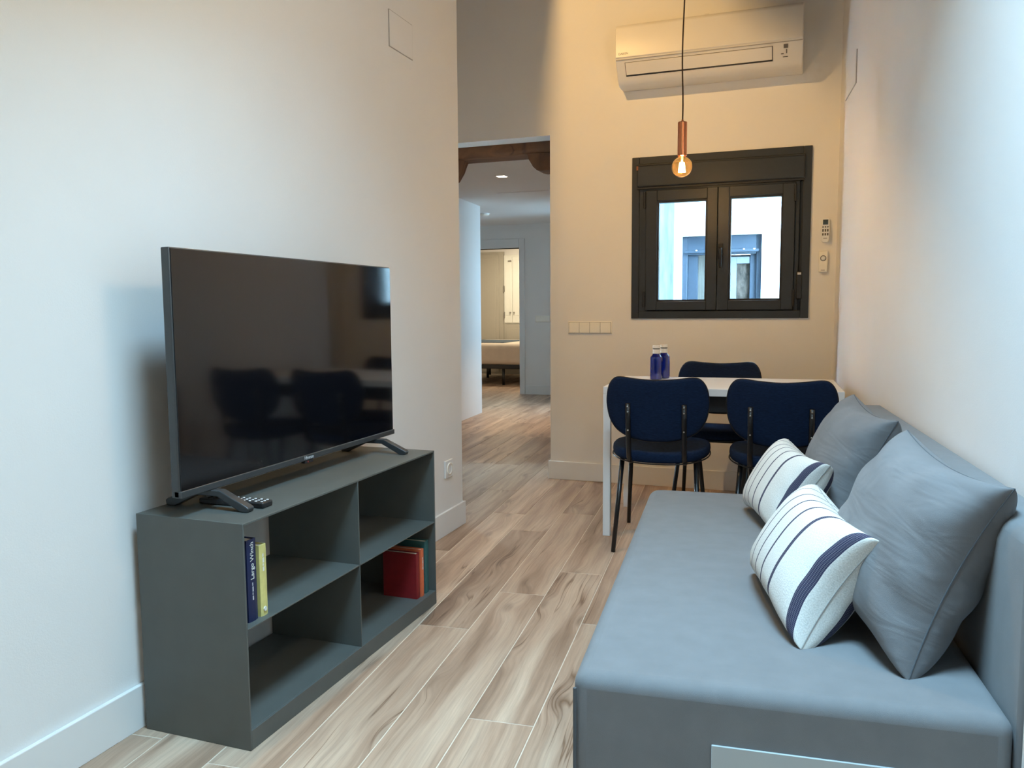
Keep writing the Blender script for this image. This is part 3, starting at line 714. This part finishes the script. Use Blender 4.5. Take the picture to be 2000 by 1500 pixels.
# louvre on the sloping underside
fx0, fx1 = -.455, .352
def slope(t_, o_): # point on lower slope, t along, o outwards
    p0 = Vector((0, -.205, .118)); p1 = Vector((0, -.150, .035)); dd = (p1 - p0); nn = Vector((0, -.083, -.055)).normalized()
    return p0 + dd * t_ + nn * o_
def slab(name, x0, x1, t0, t1, o0, o1, m, bev=0.0):
    ps = []
    for o_ in (o0, o1):
        for x, t_ in ((x0, t0), (x1, t0), (x1, t1), (x0, t1)):
            p = slope(t_, o_); ps.append((x, p.y, p.z))
    return MB().hexa(ps).build(name, m, ac, bevel=bev)
slab('air_slot', fx0 - .004, fx1 + .004, .06, .88, -.001, .0012, M_INK)
slab('louvre', fx0, fx1, .08, .78, .001, .006, M_ACWHITE, .0015)
slab('slot_shadow', fx0, fx1, .785, .87, .0006, .002, M_BLACK)
text('logo', 'DAIKIN', .017, (-.492, -.2205, .157), (1, 0, 0), (0, 0, 1), M_INK, ac)
slab('status_window', .412, .434, .02, .24, .001, .0022, M_INK)
slab('print', .424, .430, .30, .52, .001, .0018, M_INK)
slab('print', .398, .412, .50, .56, .001, .0018, M_INK)
slab('print', .408, .434, .68, .72, .001, .0018, M_INK)
MB().box(-.012, .012, -.19, -.17, .322, .332).build('top_latch', M_ACWHITE, ac, bevel=.002)
MB().box(-.475, -.44, -.12, -.08, .322, .332).build('top_latch', M_ACWHITE, ac, bevel=.002)

# ---- ceiling spot trough that lights the far wall (above the frame)
S = Vector((-1.45, 3.20, 3.167))
N1 = (Vector((-1.516, YF, 2.995)) - S).cross(Vector((-1.575, YF, 2.239)) - S).normalized(); N1 = N1 if N1.x > 0 else -N1; N2 = -Vector((.906, -.394, 1.0)).normalized()
kd = N1.cross(N2).normalized(); ax = (N1 + N2).normalized()
def side(N):
    dd = (kd.cross(N)).normalized()
    return dd if dd.dot(ax) > 0 else -dd
e1 = S + side(N1) * .13; e2 = S + side(N2) * .13; bk = S - ax * .045
spo = thing('ceiling_spotlight', 'black trough spotlight under the sloping ceiling near the left wall end', 'spotlight', tuple(S))
def trough(p, q_):
    mb = MB(); p = p - S; q_ = q_ - S
    nn = (q_ - p).cross(kd).normalized() * .003
    L_ = .34
    mb.hexa([p - kd * L_ - nn, q_ - kd * L_ - nn, q_ + kd * L_ - nn, p + kd * L_ - nn, p - kd * L_ + nn, q_ - kd * L_ + nn, q_ + kd * L_ + nn, p + kd * L_ + nn])
    return mb
trough(bk, e1).build('cutoff_flap', M_BLACKMETAL, spo)  # flaps added to cut the warm light off along its two edges
trough(bk, e2).build('cutoff_flap', M_BLACKMETAL, spo)
stm = bk - S
MB().tube([stm, (stm.x, stm.y, ceil_z(S.y + stm.y) - S.z)], .008, 10).build('stem', M_BLACKMETAL, spo)
MB().lathe([(.010, -.008), (.016, 0), (.010, .008)], (0, 0, -.001), 12).build('socket', M_BLACKMETAL, spo, loc=tuple(stm * .75))
lamp('spotlight_lamp', 'POINT', tuple(S), 58.0, (1.0, 0.60, 0.20), 0.012)

# ---- added warm fill disc on the right wall, unseen, for the left wall
LC = ns(NC - .06, 1.82, 2.30)
ld = -SN; lq = (-ld).to_track_quat('Z', 'Y')
dsp = thing('added_fill_disc', 'added round fill light high on the right wall, out of view', 'lamp', mw=Matrix.Translation(LC) @ lq.to_matrix().to_4x4())
MB().lathe([(.205, -.005), (.21, .0), (.21, .03), (.19, .045), (.001, .045)], (0, 0, 0), 40).build('housing', M_WHITE, dsp)
inv = dsp.matrix_world.inverted()
MB().tube([inv @ (LC - ld * .04), inv @ (LC + SN * .06)], .012, 10).build('bracket', M_WHITE, dsp)
MB().lathe([(.20, -.0052), (.20, -.012), (.001, -.014)], (0, 0, 0), 40).build('diffuser', emit('fill_light_emitter', (1.0, 0.70, 0.44), FILLW), dsp)

# ---- pendant lamp
PX, PYY = -0.5905, 4.05
pen = thing('pendant_lamp', 'copper pendant lamp with a bare round bulb hanging above the table', 'lamp', (PX, PYY, 1.785))
zt = ceil_z(PYY) - 1.785
MB().lathe([(.0005, .225), (.005, .224), (.006, .214), (.0205, .2135), (.0225, .211), (.0225, .052), (.0195, .050), (.0195, .060), (.0005, .060)], (0, 0, 0), 28).build('socket_tube', M_COPPER, pen, smooth=False)
pts = []
for i in range(40):
    t_ = i / 39; z = .222 + (zt - .222) * t_
    pts.append((.004 * math.sin(z * 9.0) * min(1, t_ * 8), .003 * math.sin(z * 6.1 + 1), z))
MB().tube(pts, .0036, 8).build('cord', M_CORD, pen, smooth=True)
MB().lathe([(.001, zt), (.045, zt), (.045, zt - .02), (.005, zt - .03)][::-1], (0, 0, 0), 24).build('ceiling_rose', M_COPPER, pen)
bp_ = [(.0145, .055), (.0150, .046)]
for i in range(15):
    a_ = R(22) + (math.pi - R(22)) * i / 14
    bp_.append((max(.0008, .0495 * math.sin(a_)), .0495 * math.cos(a_)))
bulb = MB().lathe(bp_, (0, 0, 0), 28).build('bulb', M_BULB, pen, smooth=True)
fil = MB()
for k in range(4):
    a_ = k * math.pi / 2 + .4
    fil.tube([(.007 * math.cos(a_), .007 * math.sin(a_), .020), (.013 * math.cos(a_), .013 * math.sin(a_), -.026)], .0048, 8)
fil.build('filament', M_FILAMENT, bulb)
MB().lathe([(.006, .05), (.0045, .02), (.003, .012)], (0, 0, 0), 10).build('glass_stem', M_CAP, bulb)
lamp('pendant_bulb_light', 'POINT', (PX, PYY, 1.783), 4.0, (1.0, 0.66, 0.34), 0.018)

# ================================================================== SOFA
ZS = 0.40
so = thing('sofa', 'grey fabric sofa bed along the right wall', 'sofa', mw=Matrix.Translation(ns(-.275, 1.47)) @ Matrix.Rotation(TH, 4, 'Z'))
def rrect(w_, l_, r, seg=6, corners=(1, 1, 1, 1)):
    pts = []
    for (cx_, cy_, a0), on in zip(((w_ - r, l_ - r, 0), (r, l_ - r, 90), (r, r, 180), (w_ - r, r, 270)), corners):
        if on:
            for i in range(seg + 1):
                a_ = R(a0 + 90 * i / seg); pts.append((cx_ + r * math.cos(a_), cy_ + r * math.sin(a_)))
        else:
            pts.append((cx_ + (r if a0 in (0, 270) else -r), cy_ + (r if a0 in (0, 90) else -r)))
    return pts
SW, SLN = .762, 1.655
seat = MB().prism(rrect(SW, SLN, .05, 6, (0, 1, 0, 0)), .05, ZS, lambda u, v, a_: (u, v, a_)).build('seat_base', M_SOFA, so, bevel=.028, seg=5)
bkp = [(SW + .003, .02), (SW + .001, .675), (SW + .010, .708), (SW + .035, .724), (SW + .085, .724), (SW + .100, .712), (SW + .103, .02)]
MB().prism(bkp, .002, SLN + .20, lambda u, v, a_: (u, a_, v)).build('backrest', M_SOFA, so, bevel=.012, seg=3)
MB().tube([(.004, .004, .06), (.004, .004, ZS - .03)], .0035, 8).build('corner_piping', M_SEAM, so)
MB().box(.262, .70, -.004, .004, .055, .293).build('drawer_front', M_SOFAPANEL, so, bevel=.001)
for x_, y_ in ((.06, .06), (.70, .06), (.06, 1.58), (.70, 1.58)):
    MB().lathe([(.02, 0), (.024, .052)], (x_, y_, 0), 14).build('foot', M_BLACKMETAL, so)

# ---- cushions
def cushion(name, label, cat_m, c, u, v, W, H, Tk, seed, group=None, seam=M_SEAM, N=44, dent=0.05, ex=0.38, wr=0.006):
    u = Vector(u).normalized(); v = Vector(v); v = (v - u * v.dot(u)).normalized(); n = u.cross(v)   # u: towards camera, v: up the back
    rnd = random.Random(seed)
    waves = [(rnd.uniform(4, 9), rnd.uniform(4, 9), rnd.uniform(0, 6.28)) for _ in range(4)]
    mw = Matrix(((u.x, v.x, n.x, c[0]), (u.y, v.y, n.y, c[1]), (u.z, v.z, n.z, c[2]), (0, 0, 0, 1)))
    o = thing(name, label, 'cushion', mw=mw, group=group)
    def P_(a_, b_, sgn):
        x = W / 2 * a_ * (1 - dent * (1 - b_ * b_) * a_ * a_)
        y = H / 2 * b_ * (1 - dent * (1 - a_ * a_) * b_ * b_)
        h_ = ((1 - abs(a_) ** 2.3) * (1 - abs(b_) ** 2.3))
        h_ = max(h_, 0) ** ex
        edge = (1 - h_) * h_ * 4
        z = sgn * (Tk / 2 * h_)
        wv = sum(math.sin(f1 * a_ * 1.6 + f2 * b_ * 1.6 + p_) for f1, f2, p_ in waves) / 4
        # folds running from the corners
        rr = math.sin(11 * math.atan2(b_ * .9, a_ * 1.05) + seed) * min(1, (a_ * a_ + b_ * b_)) * .6
        z += sgn * wr * (wv + rr) * edge
        return (x, y, z)
    vs_, fs_, uvs = [], [], []
    arc = [0.0]
    for i in range(N):
        p_, q_ = (Vector(P_(math.sin((-1 + 2 * k / N) * math.pi / 2), 0, 1)) for k in (i, i + 1))
        arc.append(arc[-1] + (q_ - p_).length)
    arc = [x / arc[-1] for x in arc]
    idx = {}
    for sgn in (1, -1):
        for i in range(N + 1):
            for j in range(N + 1):
                a_ = math.sin((-1 + 2 * i / N) * math.pi / 2); b_ = math.sin((-1 + 2 * j / N) * math.pi / 2)
                bd = i in (0, N) or j in (0, N)
                if bd and sgn < 0: idx[(sgn, i, j)] = idx[(1, i, j)]; continue
                idx[(sgn, i, j)] = len(vs_); vs_.append(P_(a_, b_, sgn)); uvs.append((arc[i], (b_ + 1) / 2))
    for sgn in (1, -1):
        for i in range(N):
            for j in range(N):
                q_ = [idx[(sgn, i, j)], idx[(sgn, i + 1, j)], idx[(sgn, i + 1, j + 1)], idx[(sgn, i, j + 1)]]
                fs_.append(tuple(q_ if sgn > 0 else q_[::-1]))
    me = bpy.data.meshes.new('cover'); me.from_pydata(vs_, [], fs_)
    ul = me.uv_layers.new(name='UVMap')
    for lp in me.loops: ul.data[lp.index].uv = uvs[lp.vertex_index]
    me.materials.append(cat_m)
    link_mesh('cover', me, o, smooth=True)
    if seam:
        pts = []
        for k in range(97):
            t_ = k / 96 * 4; s_ = int(t_) % 4; f_ = t_ - int(t_); g = math.sin((-1 + 2 * f_) * math.pi / 2)
            a_, b_ = ((g, -1), (1, g), (-g, 1), (-1, -g))[s_]
            pts.append(P_(a_, b_, 1))
        MB().tube(pts, .0016, 6).build('seam', seam, o)
    return o
cushion('grey_cushion', 'nearer of the two large plain grey cushions, at the camera end of the sofa', M_CUSH, (.214, 1.857, .602), (.269, -.96, -.074), (.393, .039, .919), .472, .41, .225, 3, 'plain grey cushions', dent=.13, wr=.006)
cushion('grey_cushion', 'farther large plain grey cushion, beside the dining table', M_CUSH, (.137, 2.825, .600), (.228, -.971, -.076), (.395, .02, .919), .440, .385, .21, 8, 'plain grey cushions', dent=.13, wr=.006)
M_STSEAM = mat('striped_cushion_seam', (.32, .31, .29), .9, noise=.05)
cushion('striped_cushion', 'nearer white cushion with navy stripes in front of the large grey cushion', M_STRIPE, (.022, 1.945, .520), (.24, -.968, -.02), (.53, .10, .84), .475, .275, .185, 5, 'striped cushions', seam=M_STSEAM, dent=.12, wr=.0012, ex=.31)
cushion('striped_cushion', 'farther white cushion with navy stripes near the dining chairs', M_STRIPE, (-.052, 2.70, .522), (.317, -.948, -.035), (.486, .131, .864), .40, .27, .17, 12, 'striped cushions', seam=M_STSEAM, dent=.12, wr=.0012, ex=.31)

# ================================================================== TABLE
TA = R(2.6)
tb = thing('dining_table', 'white rectangular dining table below the far window', 'table', (-.905, 3.744, 0), TA)
TW, TD, THH = 1.072, .63, .728
MB().box(0, TW, 0, TD, THH - .035, THH).build('table_top', M_WHITE, tb, bevel=.002)
for x_ in (0, TW - .035):
    for y_ in (0, TD - .035):
        MB().box(x_, x_ + .035, y_, y_ + .035, 0, THH - .035).build('leg', M_WHITE, tb, bevel=.0015)
MB().box(.05, TW - .05, .06, .10, THH - .115, THH - .036).build('dark_rail', M_BLACK, tb, bevel=.001)
MB().box(.05, TW - .05, TD - .10, TD - .06, THH - .115, THH - .036).build('dark_rail', M_BLACK, tb, bevel=.001)

# ---- bottles
def bottle(x, y, label):
    o = thing('water_bottle', label, 'bottle', (x, y, THH + .0003), group='blue water bottles')
    MB().lathe([(.026, 0), (.031, .003), (.0315, .01), (.0315, .112), (.0305, .118), (.020, .131), (.0175, .137), (.0172, .162), (.012, .163)], (0, 0, 0), 28).build('glass', M_BOTTLE, o, smooth=False)
    MB().lathe([(.0181, .136), (.0181, .1585)], (0, 0, 0), 24).build('neck_label', M_CAP, o)
    MB().lathe([(.0184, .1590), (.0184, .1635)], (0, 0, 0), 24).build('dark_band', M_BLACK, o)
    MB().lathe([(.0192, .1637), (.0192, .176), (.0175, .1785), (.001, .179)], (0, 0, 0), 24).build('cap', M_CAP, o, bevel=.0005)
    return o
bottle(-.731, 4.19, 'blue glass water bottle in front of its twin on the white table')
bottle(-.707, 4.285, 'blue glass water bottle half hidden behind its twin on the white table')

# ================================================================== CHAIRS
def smooth_loop(pts, k=4):
    out, n = [], len(pts)
    for i in range(n):
        p0, p1, p2, p3 = (Vector(pts[(i + j - 1) % n]) for j in range(4))
        for m_ in range(k):
            t_ = m_ / k
            out.append(.5 * ((2 * p1) + (p2 - p0) * t_ + (2 * p0 - 5 * p1 + 4 * p2 - p3) * t_ ** 2 + (3 * p1 - p0 - 3 * p2 + p3) * t_ ** 3))
    return out
def pad(outline, ctr, f, th, rim=.35):
    # soft pad: outline in (u,v); f(u,v,h) -> point; h from -th/2..th/2
    mb = MB(); n = len(outline)
    rings = [(1.0, 0.0), (.992, .30), (.97, .42), (.90, .47), (.70, .49), (.40, .5), (.15, .5)]
    loops = []
    seq = [(s_, -h_) for s_, h_ in reversed(rings)] + [(s_, h_) for s_, h_ in rings[1:]]
    for s_, h_ in seq:
        b = len(mb.v)
        for p in outline:
            u_ = ctr[0] + (p.x - ctr[0]) * s_; v_ = ctr[1] + (p.y - ctr[1]) * s_
            mb.v.append(tuple(f(u_, v_, h_ * th)))
        loops.append(b)
    for a_, b in zip(loops[:-1], loops[1:]):
        for k in range(n):
            k2 = (k + 1) % n; mb.f.append((a_ + k, a_ + k2, b + k2, b + k))
    mb.f.append(tuple(loops[0] + k for k in reversed(range(n)))); mb.f.append(tuple(loops[-1] + k for k in range(n)))
    return mb
half = [(0, -.012), (.09, -.007), (.155, -.0005), (.188, -.010), (.212, -.045), (.2225, -.10), (.220, -.145), (.207, -.195), (.175, -.24), (.115, -.272), (.05, -.284)]
bo = [(x, z) for x, z in half] + [(0, -.286)] + [(-x, z) for x, z in reversed(half[1:])]
BO = smooth_loop([Vector((x, z, 0)) for x, z in bo], 4)
SO = []
for i in range(72):
    a_ = 2 * math.pi * i / 72; ca, sa = math.cos(a_), math.sin(a_); e_ = 2 / 2.55
    SO.append(Vector((.222 * abs(ca) ** e_ * (1 if ca >= 0 else -1), .215 * abs(sa) ** e_ * (1 if sa >= 0 else -1), 0)))
def make_chair():
    o = thing('dining_chair', 'chair', 'chair')
    def fb(u_, v_, h_):     # back pad: u across, v below the top
        z = .800 + v_; lean = -.275 + (.80 - z) * .16
        return (u_, lean + 1.05 * u_ * u_ + h_, z)
    bk_ = pad(BO, (0, -.14), fb, .032).build('backrest', M_NAVY, o, smooth=True)
    pp = [fb(p.x * 1.002, -.14 + (p.y + .14) * 1.002, 0) for p in BO] + [fb(BO[0].x * 1.002, -.14 + (BO[0].y + .14) * 1.002, 0)]
    MB().tube(pp, .003, 6).build('edge_piping', M_BLACKMETAL, bk_)
    def fs(u_, v_, h_): return (u_, v_, .452 + h_ - .018 * (v_ < 0) * (v_ / .215) ** 2 + .05 * u_ * u_)
    st_ = pad(SO, (0, 0), fs, .052).build('seat', M_NAVY, o, smooth=True)
    pp = [fs(p.x, p.y, -.024) for p in SO + SO[:1]]
    MB().tube(pp, .0032, 6).build('edge_piping', M_BLACKMETAL, st_)
    fr_ = MB()
    fr_.tube([(-.12, -.17, .418), (-.15, .15, .418)], .009, 10).tube([(.12, -.17, .418), (.15, .15, .418)], .009, 10).tube([(-.165, -.12, .418), (.165, -.12, .418)], .009, 10).tube([(-.165, .14, .418), (.165, .14, .418)], .009, 10)
    fr_.build('under_frame', M_BLACKMETAL, o, smooth=True)
    for sx in (-1, 1):
        MB().tube([(sx * .165, -.12, .418), (sx * .190, -.222, 0)], [.0115, .0100], 12).build('leg', M_BLACKMETAL, o, smooth=True)
        MB().tube([(sx * .160, .14, .418), (sx * .195, .300, 0)], [.0115, .0100], 12).build('leg', M_BLACKMETAL, o, smooth=True)
        x_ = sx * .121
        yb_ = lambda z: -.275 + (.80 - z) * .16 + 1.05 * x_ * x_ - .026
        po_ = MB().tube([(x_, yb_(.684), .684), (x_, yb_(.60), .60), (x_, yb_(.50), .50), (x_, yb_(.44) + .005, .44), (x_, -.17, .412)], .0115, 12).build('back_post', M_BLACKMETAL, o, smooth=True)
        for z in (.672, .648, .565): MB().lathe([(.001, .004), (.0035, .003), (.004, 0)], (0, 0, 0), 8).build('screw', M_CHROME, po_, loc=(x_, yb_(z) - .0125, z)).rotation_euler = (R(90), 0, 0)
    return o
def copy_tree(o, parent=None):
    c_ = o.copy(); col.objects.link(c_)
    if parent is not None: c_.parent = parent
    for ch in o.children: copy_tree(ch, c_)
    return c_
ch0 = make_chair()
bpy.context.view_layer.update()
spots = [((-.622, 3.735), R(3.5), 'navy velvet chair nearest the white table leg on the near side'),
         ((-.092, 3.745), R(0.5), 'navy velvet chair on the near side of the table, partly behind the cushions'),
         ((-.440, 4.335), R(181.0), 'navy velvet chair across the table against the far wall')]
chairs = [ch0] + [copy_tree(ch0) for _ in spots[1:]]
for o, ((x, y), rz, lab) in zip(chairs, spots):
    o.location = (x, y, 0); o.rotation_euler = (0, 0, rz)
    tag(o, lab, 'chair', 'navy dining chairs')

# ================================================================== PASSAGE AND BEDROOM
bm_ = thing('timber_lintel', 'old brown timber beam with carved corbels across the passage', 'beam', (-1.9, 5.2, 2.113))
prof = [(-.095, .19), (-.095, .028), (-.080, .004), (-.06, 0), (.10, 0), (.10, .19)]
MB().prism(prof, -.78, .35, lambda u, v, a_: (a_, u, v)).build('beam', M_BEAM, bm_, bevel=.004)
cr_ = [(.145, 0), (.155, -.015), (.158, -.035), (.170, -.052), (.190, -.085), (.215, -.108), (.245, -.116), (.34, -.112), (.34, 0)]
MB().prism(cr_, -.10, .06, lambda u, v, a_: (u, a_, v)).build('corbel', M_BEAM, bm_, bevel=.004)
cl_ = [(-.330, 0), (-.345, -.03), (-.362, -.073), (-.40, -.13), (-.46, -.16), (-.70, -.16), (-.70, 0)]
MB().prism(cl_, -.10, .06, lambda u, v, a_: (u, a_, v)).build('corbel', M_BEAM, bm_, bevel=.004)

def downlight(x, y, label, power):
    o = thing('ceiling_downlight', label, 'downlight', (x, y, CZ), group='corridor downlights')
    fr_ = MB().box(-.05, -.036, -.05, .05, -.004, .001).box(.036, .05, -.05, .05, -.004, .001).box(-.036, .036, -.05, -.036, -.004, .001).box(-.036, .036, .036, .05, -.004, .001)
    fr_.build('trim_ring', M_WHITE, o)
    MB().box(-.036, .036, -.036, .036, -.002, .0005).build('lens', M_DOWNL, o)
    l = lamp('downlight_lamp', 'SPOT', (x, y, CZ - .01), power, (1.0, 0.72, 0.45), 0.03, spot_size=R(70), spot_blend=0.6)
    return o
downlight(-2.344, 6.202, 'small square lit downlight in the corridor ceiling', 14)
downlight(-2.30, 7.75, 'square downlight hidden behind the far wall over the corridor', 60)
sd = thing('smoke_detector', 'small flat round detector on the corridor ceiling', 'detector', (-3.42, 8.50, CZ))
MB().lathe([(.052, .0), (.052, -.018), (.035, -.030), (.001, -.031)], (0, 0, 0), 24).build('dome', M_SWITCH, sd)
MB().lathe([(.058, .0), (.058, -.007), (.04, -.008)], (0, 0, 0), 24).build('base_ring', M_WHITE, sd)
cp = thing('ceiling_hatch', 'flush white hatch in the corridor ceiling', 'hatch', (-2.45, 7.35, CZ))
MB().box(-.28, .28, -.28, .28, -.003, .0).build('rim', M_CEIL, cp, bevel=.001)
MB().box(-.268, .268, -.268, .268, -.005, -.002).build('lid', M_CEIL, cp, bevel=.001)
s2_ = thing('switch_plate', 'pale switch plate on the corridor end wall beside the doorway', 'switch', (-3.157, DY, .972))
MB().box(-.10, .10, -.009, 0, -.04, .04).build('frame', M_SWITCH, s2_, bevel=.003)
for x_ in (-.0625, 0, .0625): MB().box(x_ - .029, x_ + .029, -.0125, -.009, -.033, .033).build('rocker', M_SWITCH, s2_, bevel=.0015)

bed = thing('bed', 'low bed with a beige cover and black metal base seen through the doorway', 'bed', (-4.25, 10.88, 0))
MB().box(-.85, .80, .0, 1.75, .235, .292).build('base_frame', M_BLACKMETAL, bed, bevel=.004)
mt_ = MB().box(-.86, .81, -.012, 1.76, .288, .596).build('mattress_cover', M_DUVET, bed, bevel=.07, seg=5)
MB().box(-.84, .02, .35, 1.30, .592, .606).build('throw', M_THROW, bed, bevel=.006)
for x_, y_ in ((.13, .02), (-.70, .02), (.72, .02), (-.55, 1.1), (.13, 1.1), (.72, 1.70), (-.75, 1.70)):
    MB().tube([(x_, y_ + .01, 0), (x_, y_ + .01, .24)], .021, 12).build('leg', M_BLACKMETAL, bed, smooth=True)
BY = 12.848
wa = thing('wardrobe', 'tall stone grey framed door behind the bed', 'wardrobe', (-5.12, BY, 0))
MB().box(-.34, .30, -.05, 0, 0, 2.06).build('frame', M_WARD, wa, bevel=.004)
dl = MB().box(-.31, .215, -.068, -.05, .03, 2.02).build('door', M_WARD, wa, bevel=.004)
MB().box(-.27, .165, -.076, -.066, .10, 1.96).build('door_panel', M_WARD, dl, bevel=.004)
sh = thing('window_shutters', 'pair of white window shutters above a panel in the bedroom', 'shutters', (-4.66, BY, .87))
MB().box(-.155, .30, -.045, 0, -.02, 1.13).build('frame', M_SHUT, sh, bevel=.003)
for x0_, x1_ in ((-.145, -.004), (.004, .145)):
    lf = MB().box(x0_, x1_, -.062, -.045, 0, 1.10).build('leaf', M_SHUT, sh, bevel=.003)
    MB().box(x0_ + .025, x1_ - .025, -.066, -.060, .12, 1.03).build('leaf_panel', M_SHUT, lf, bevel=.003)
    xe = x0_ if x0_ < -.1 else x1_
    for z in (.08, .52): MB().box(xe - .012, xe + .012, -.075, -.06, z, z + .10).build('hinge', M_CHROME, lf, bevel=.002)
    xi = x1_ - .03 if x0_ < -.1 else x0_ + .03
    MB().tube([(xi, -.064, .17), (xi, -.09, .17)], .012, 10).build('knob', M_CHROME, lf)
MB().tube([(-.07, -.07, 1.03), (-.01, -.07, 1.03)], .012, 10).build('latch', M_CHROME, sh)
pn = thing('panelled_cabinet', 'low beige panelled front below the bedroom shutters', 'cabinet', (-4.66, BY, 0))
MB().box(-.155, .55, -.055, 0, 0, .845).build('body', M_WARD, pn, bevel=.004)
MB().box(-.11, .30, -.065, -.052, .12, .78).build('front_panel', M_WARD, pn, bevel=.004)
lamp('bedroom_ceiling_light', 'AREA', (-4.2, 11.7, 2.26), 24.0, (1.0, 0.86, 0.62), size=.5)
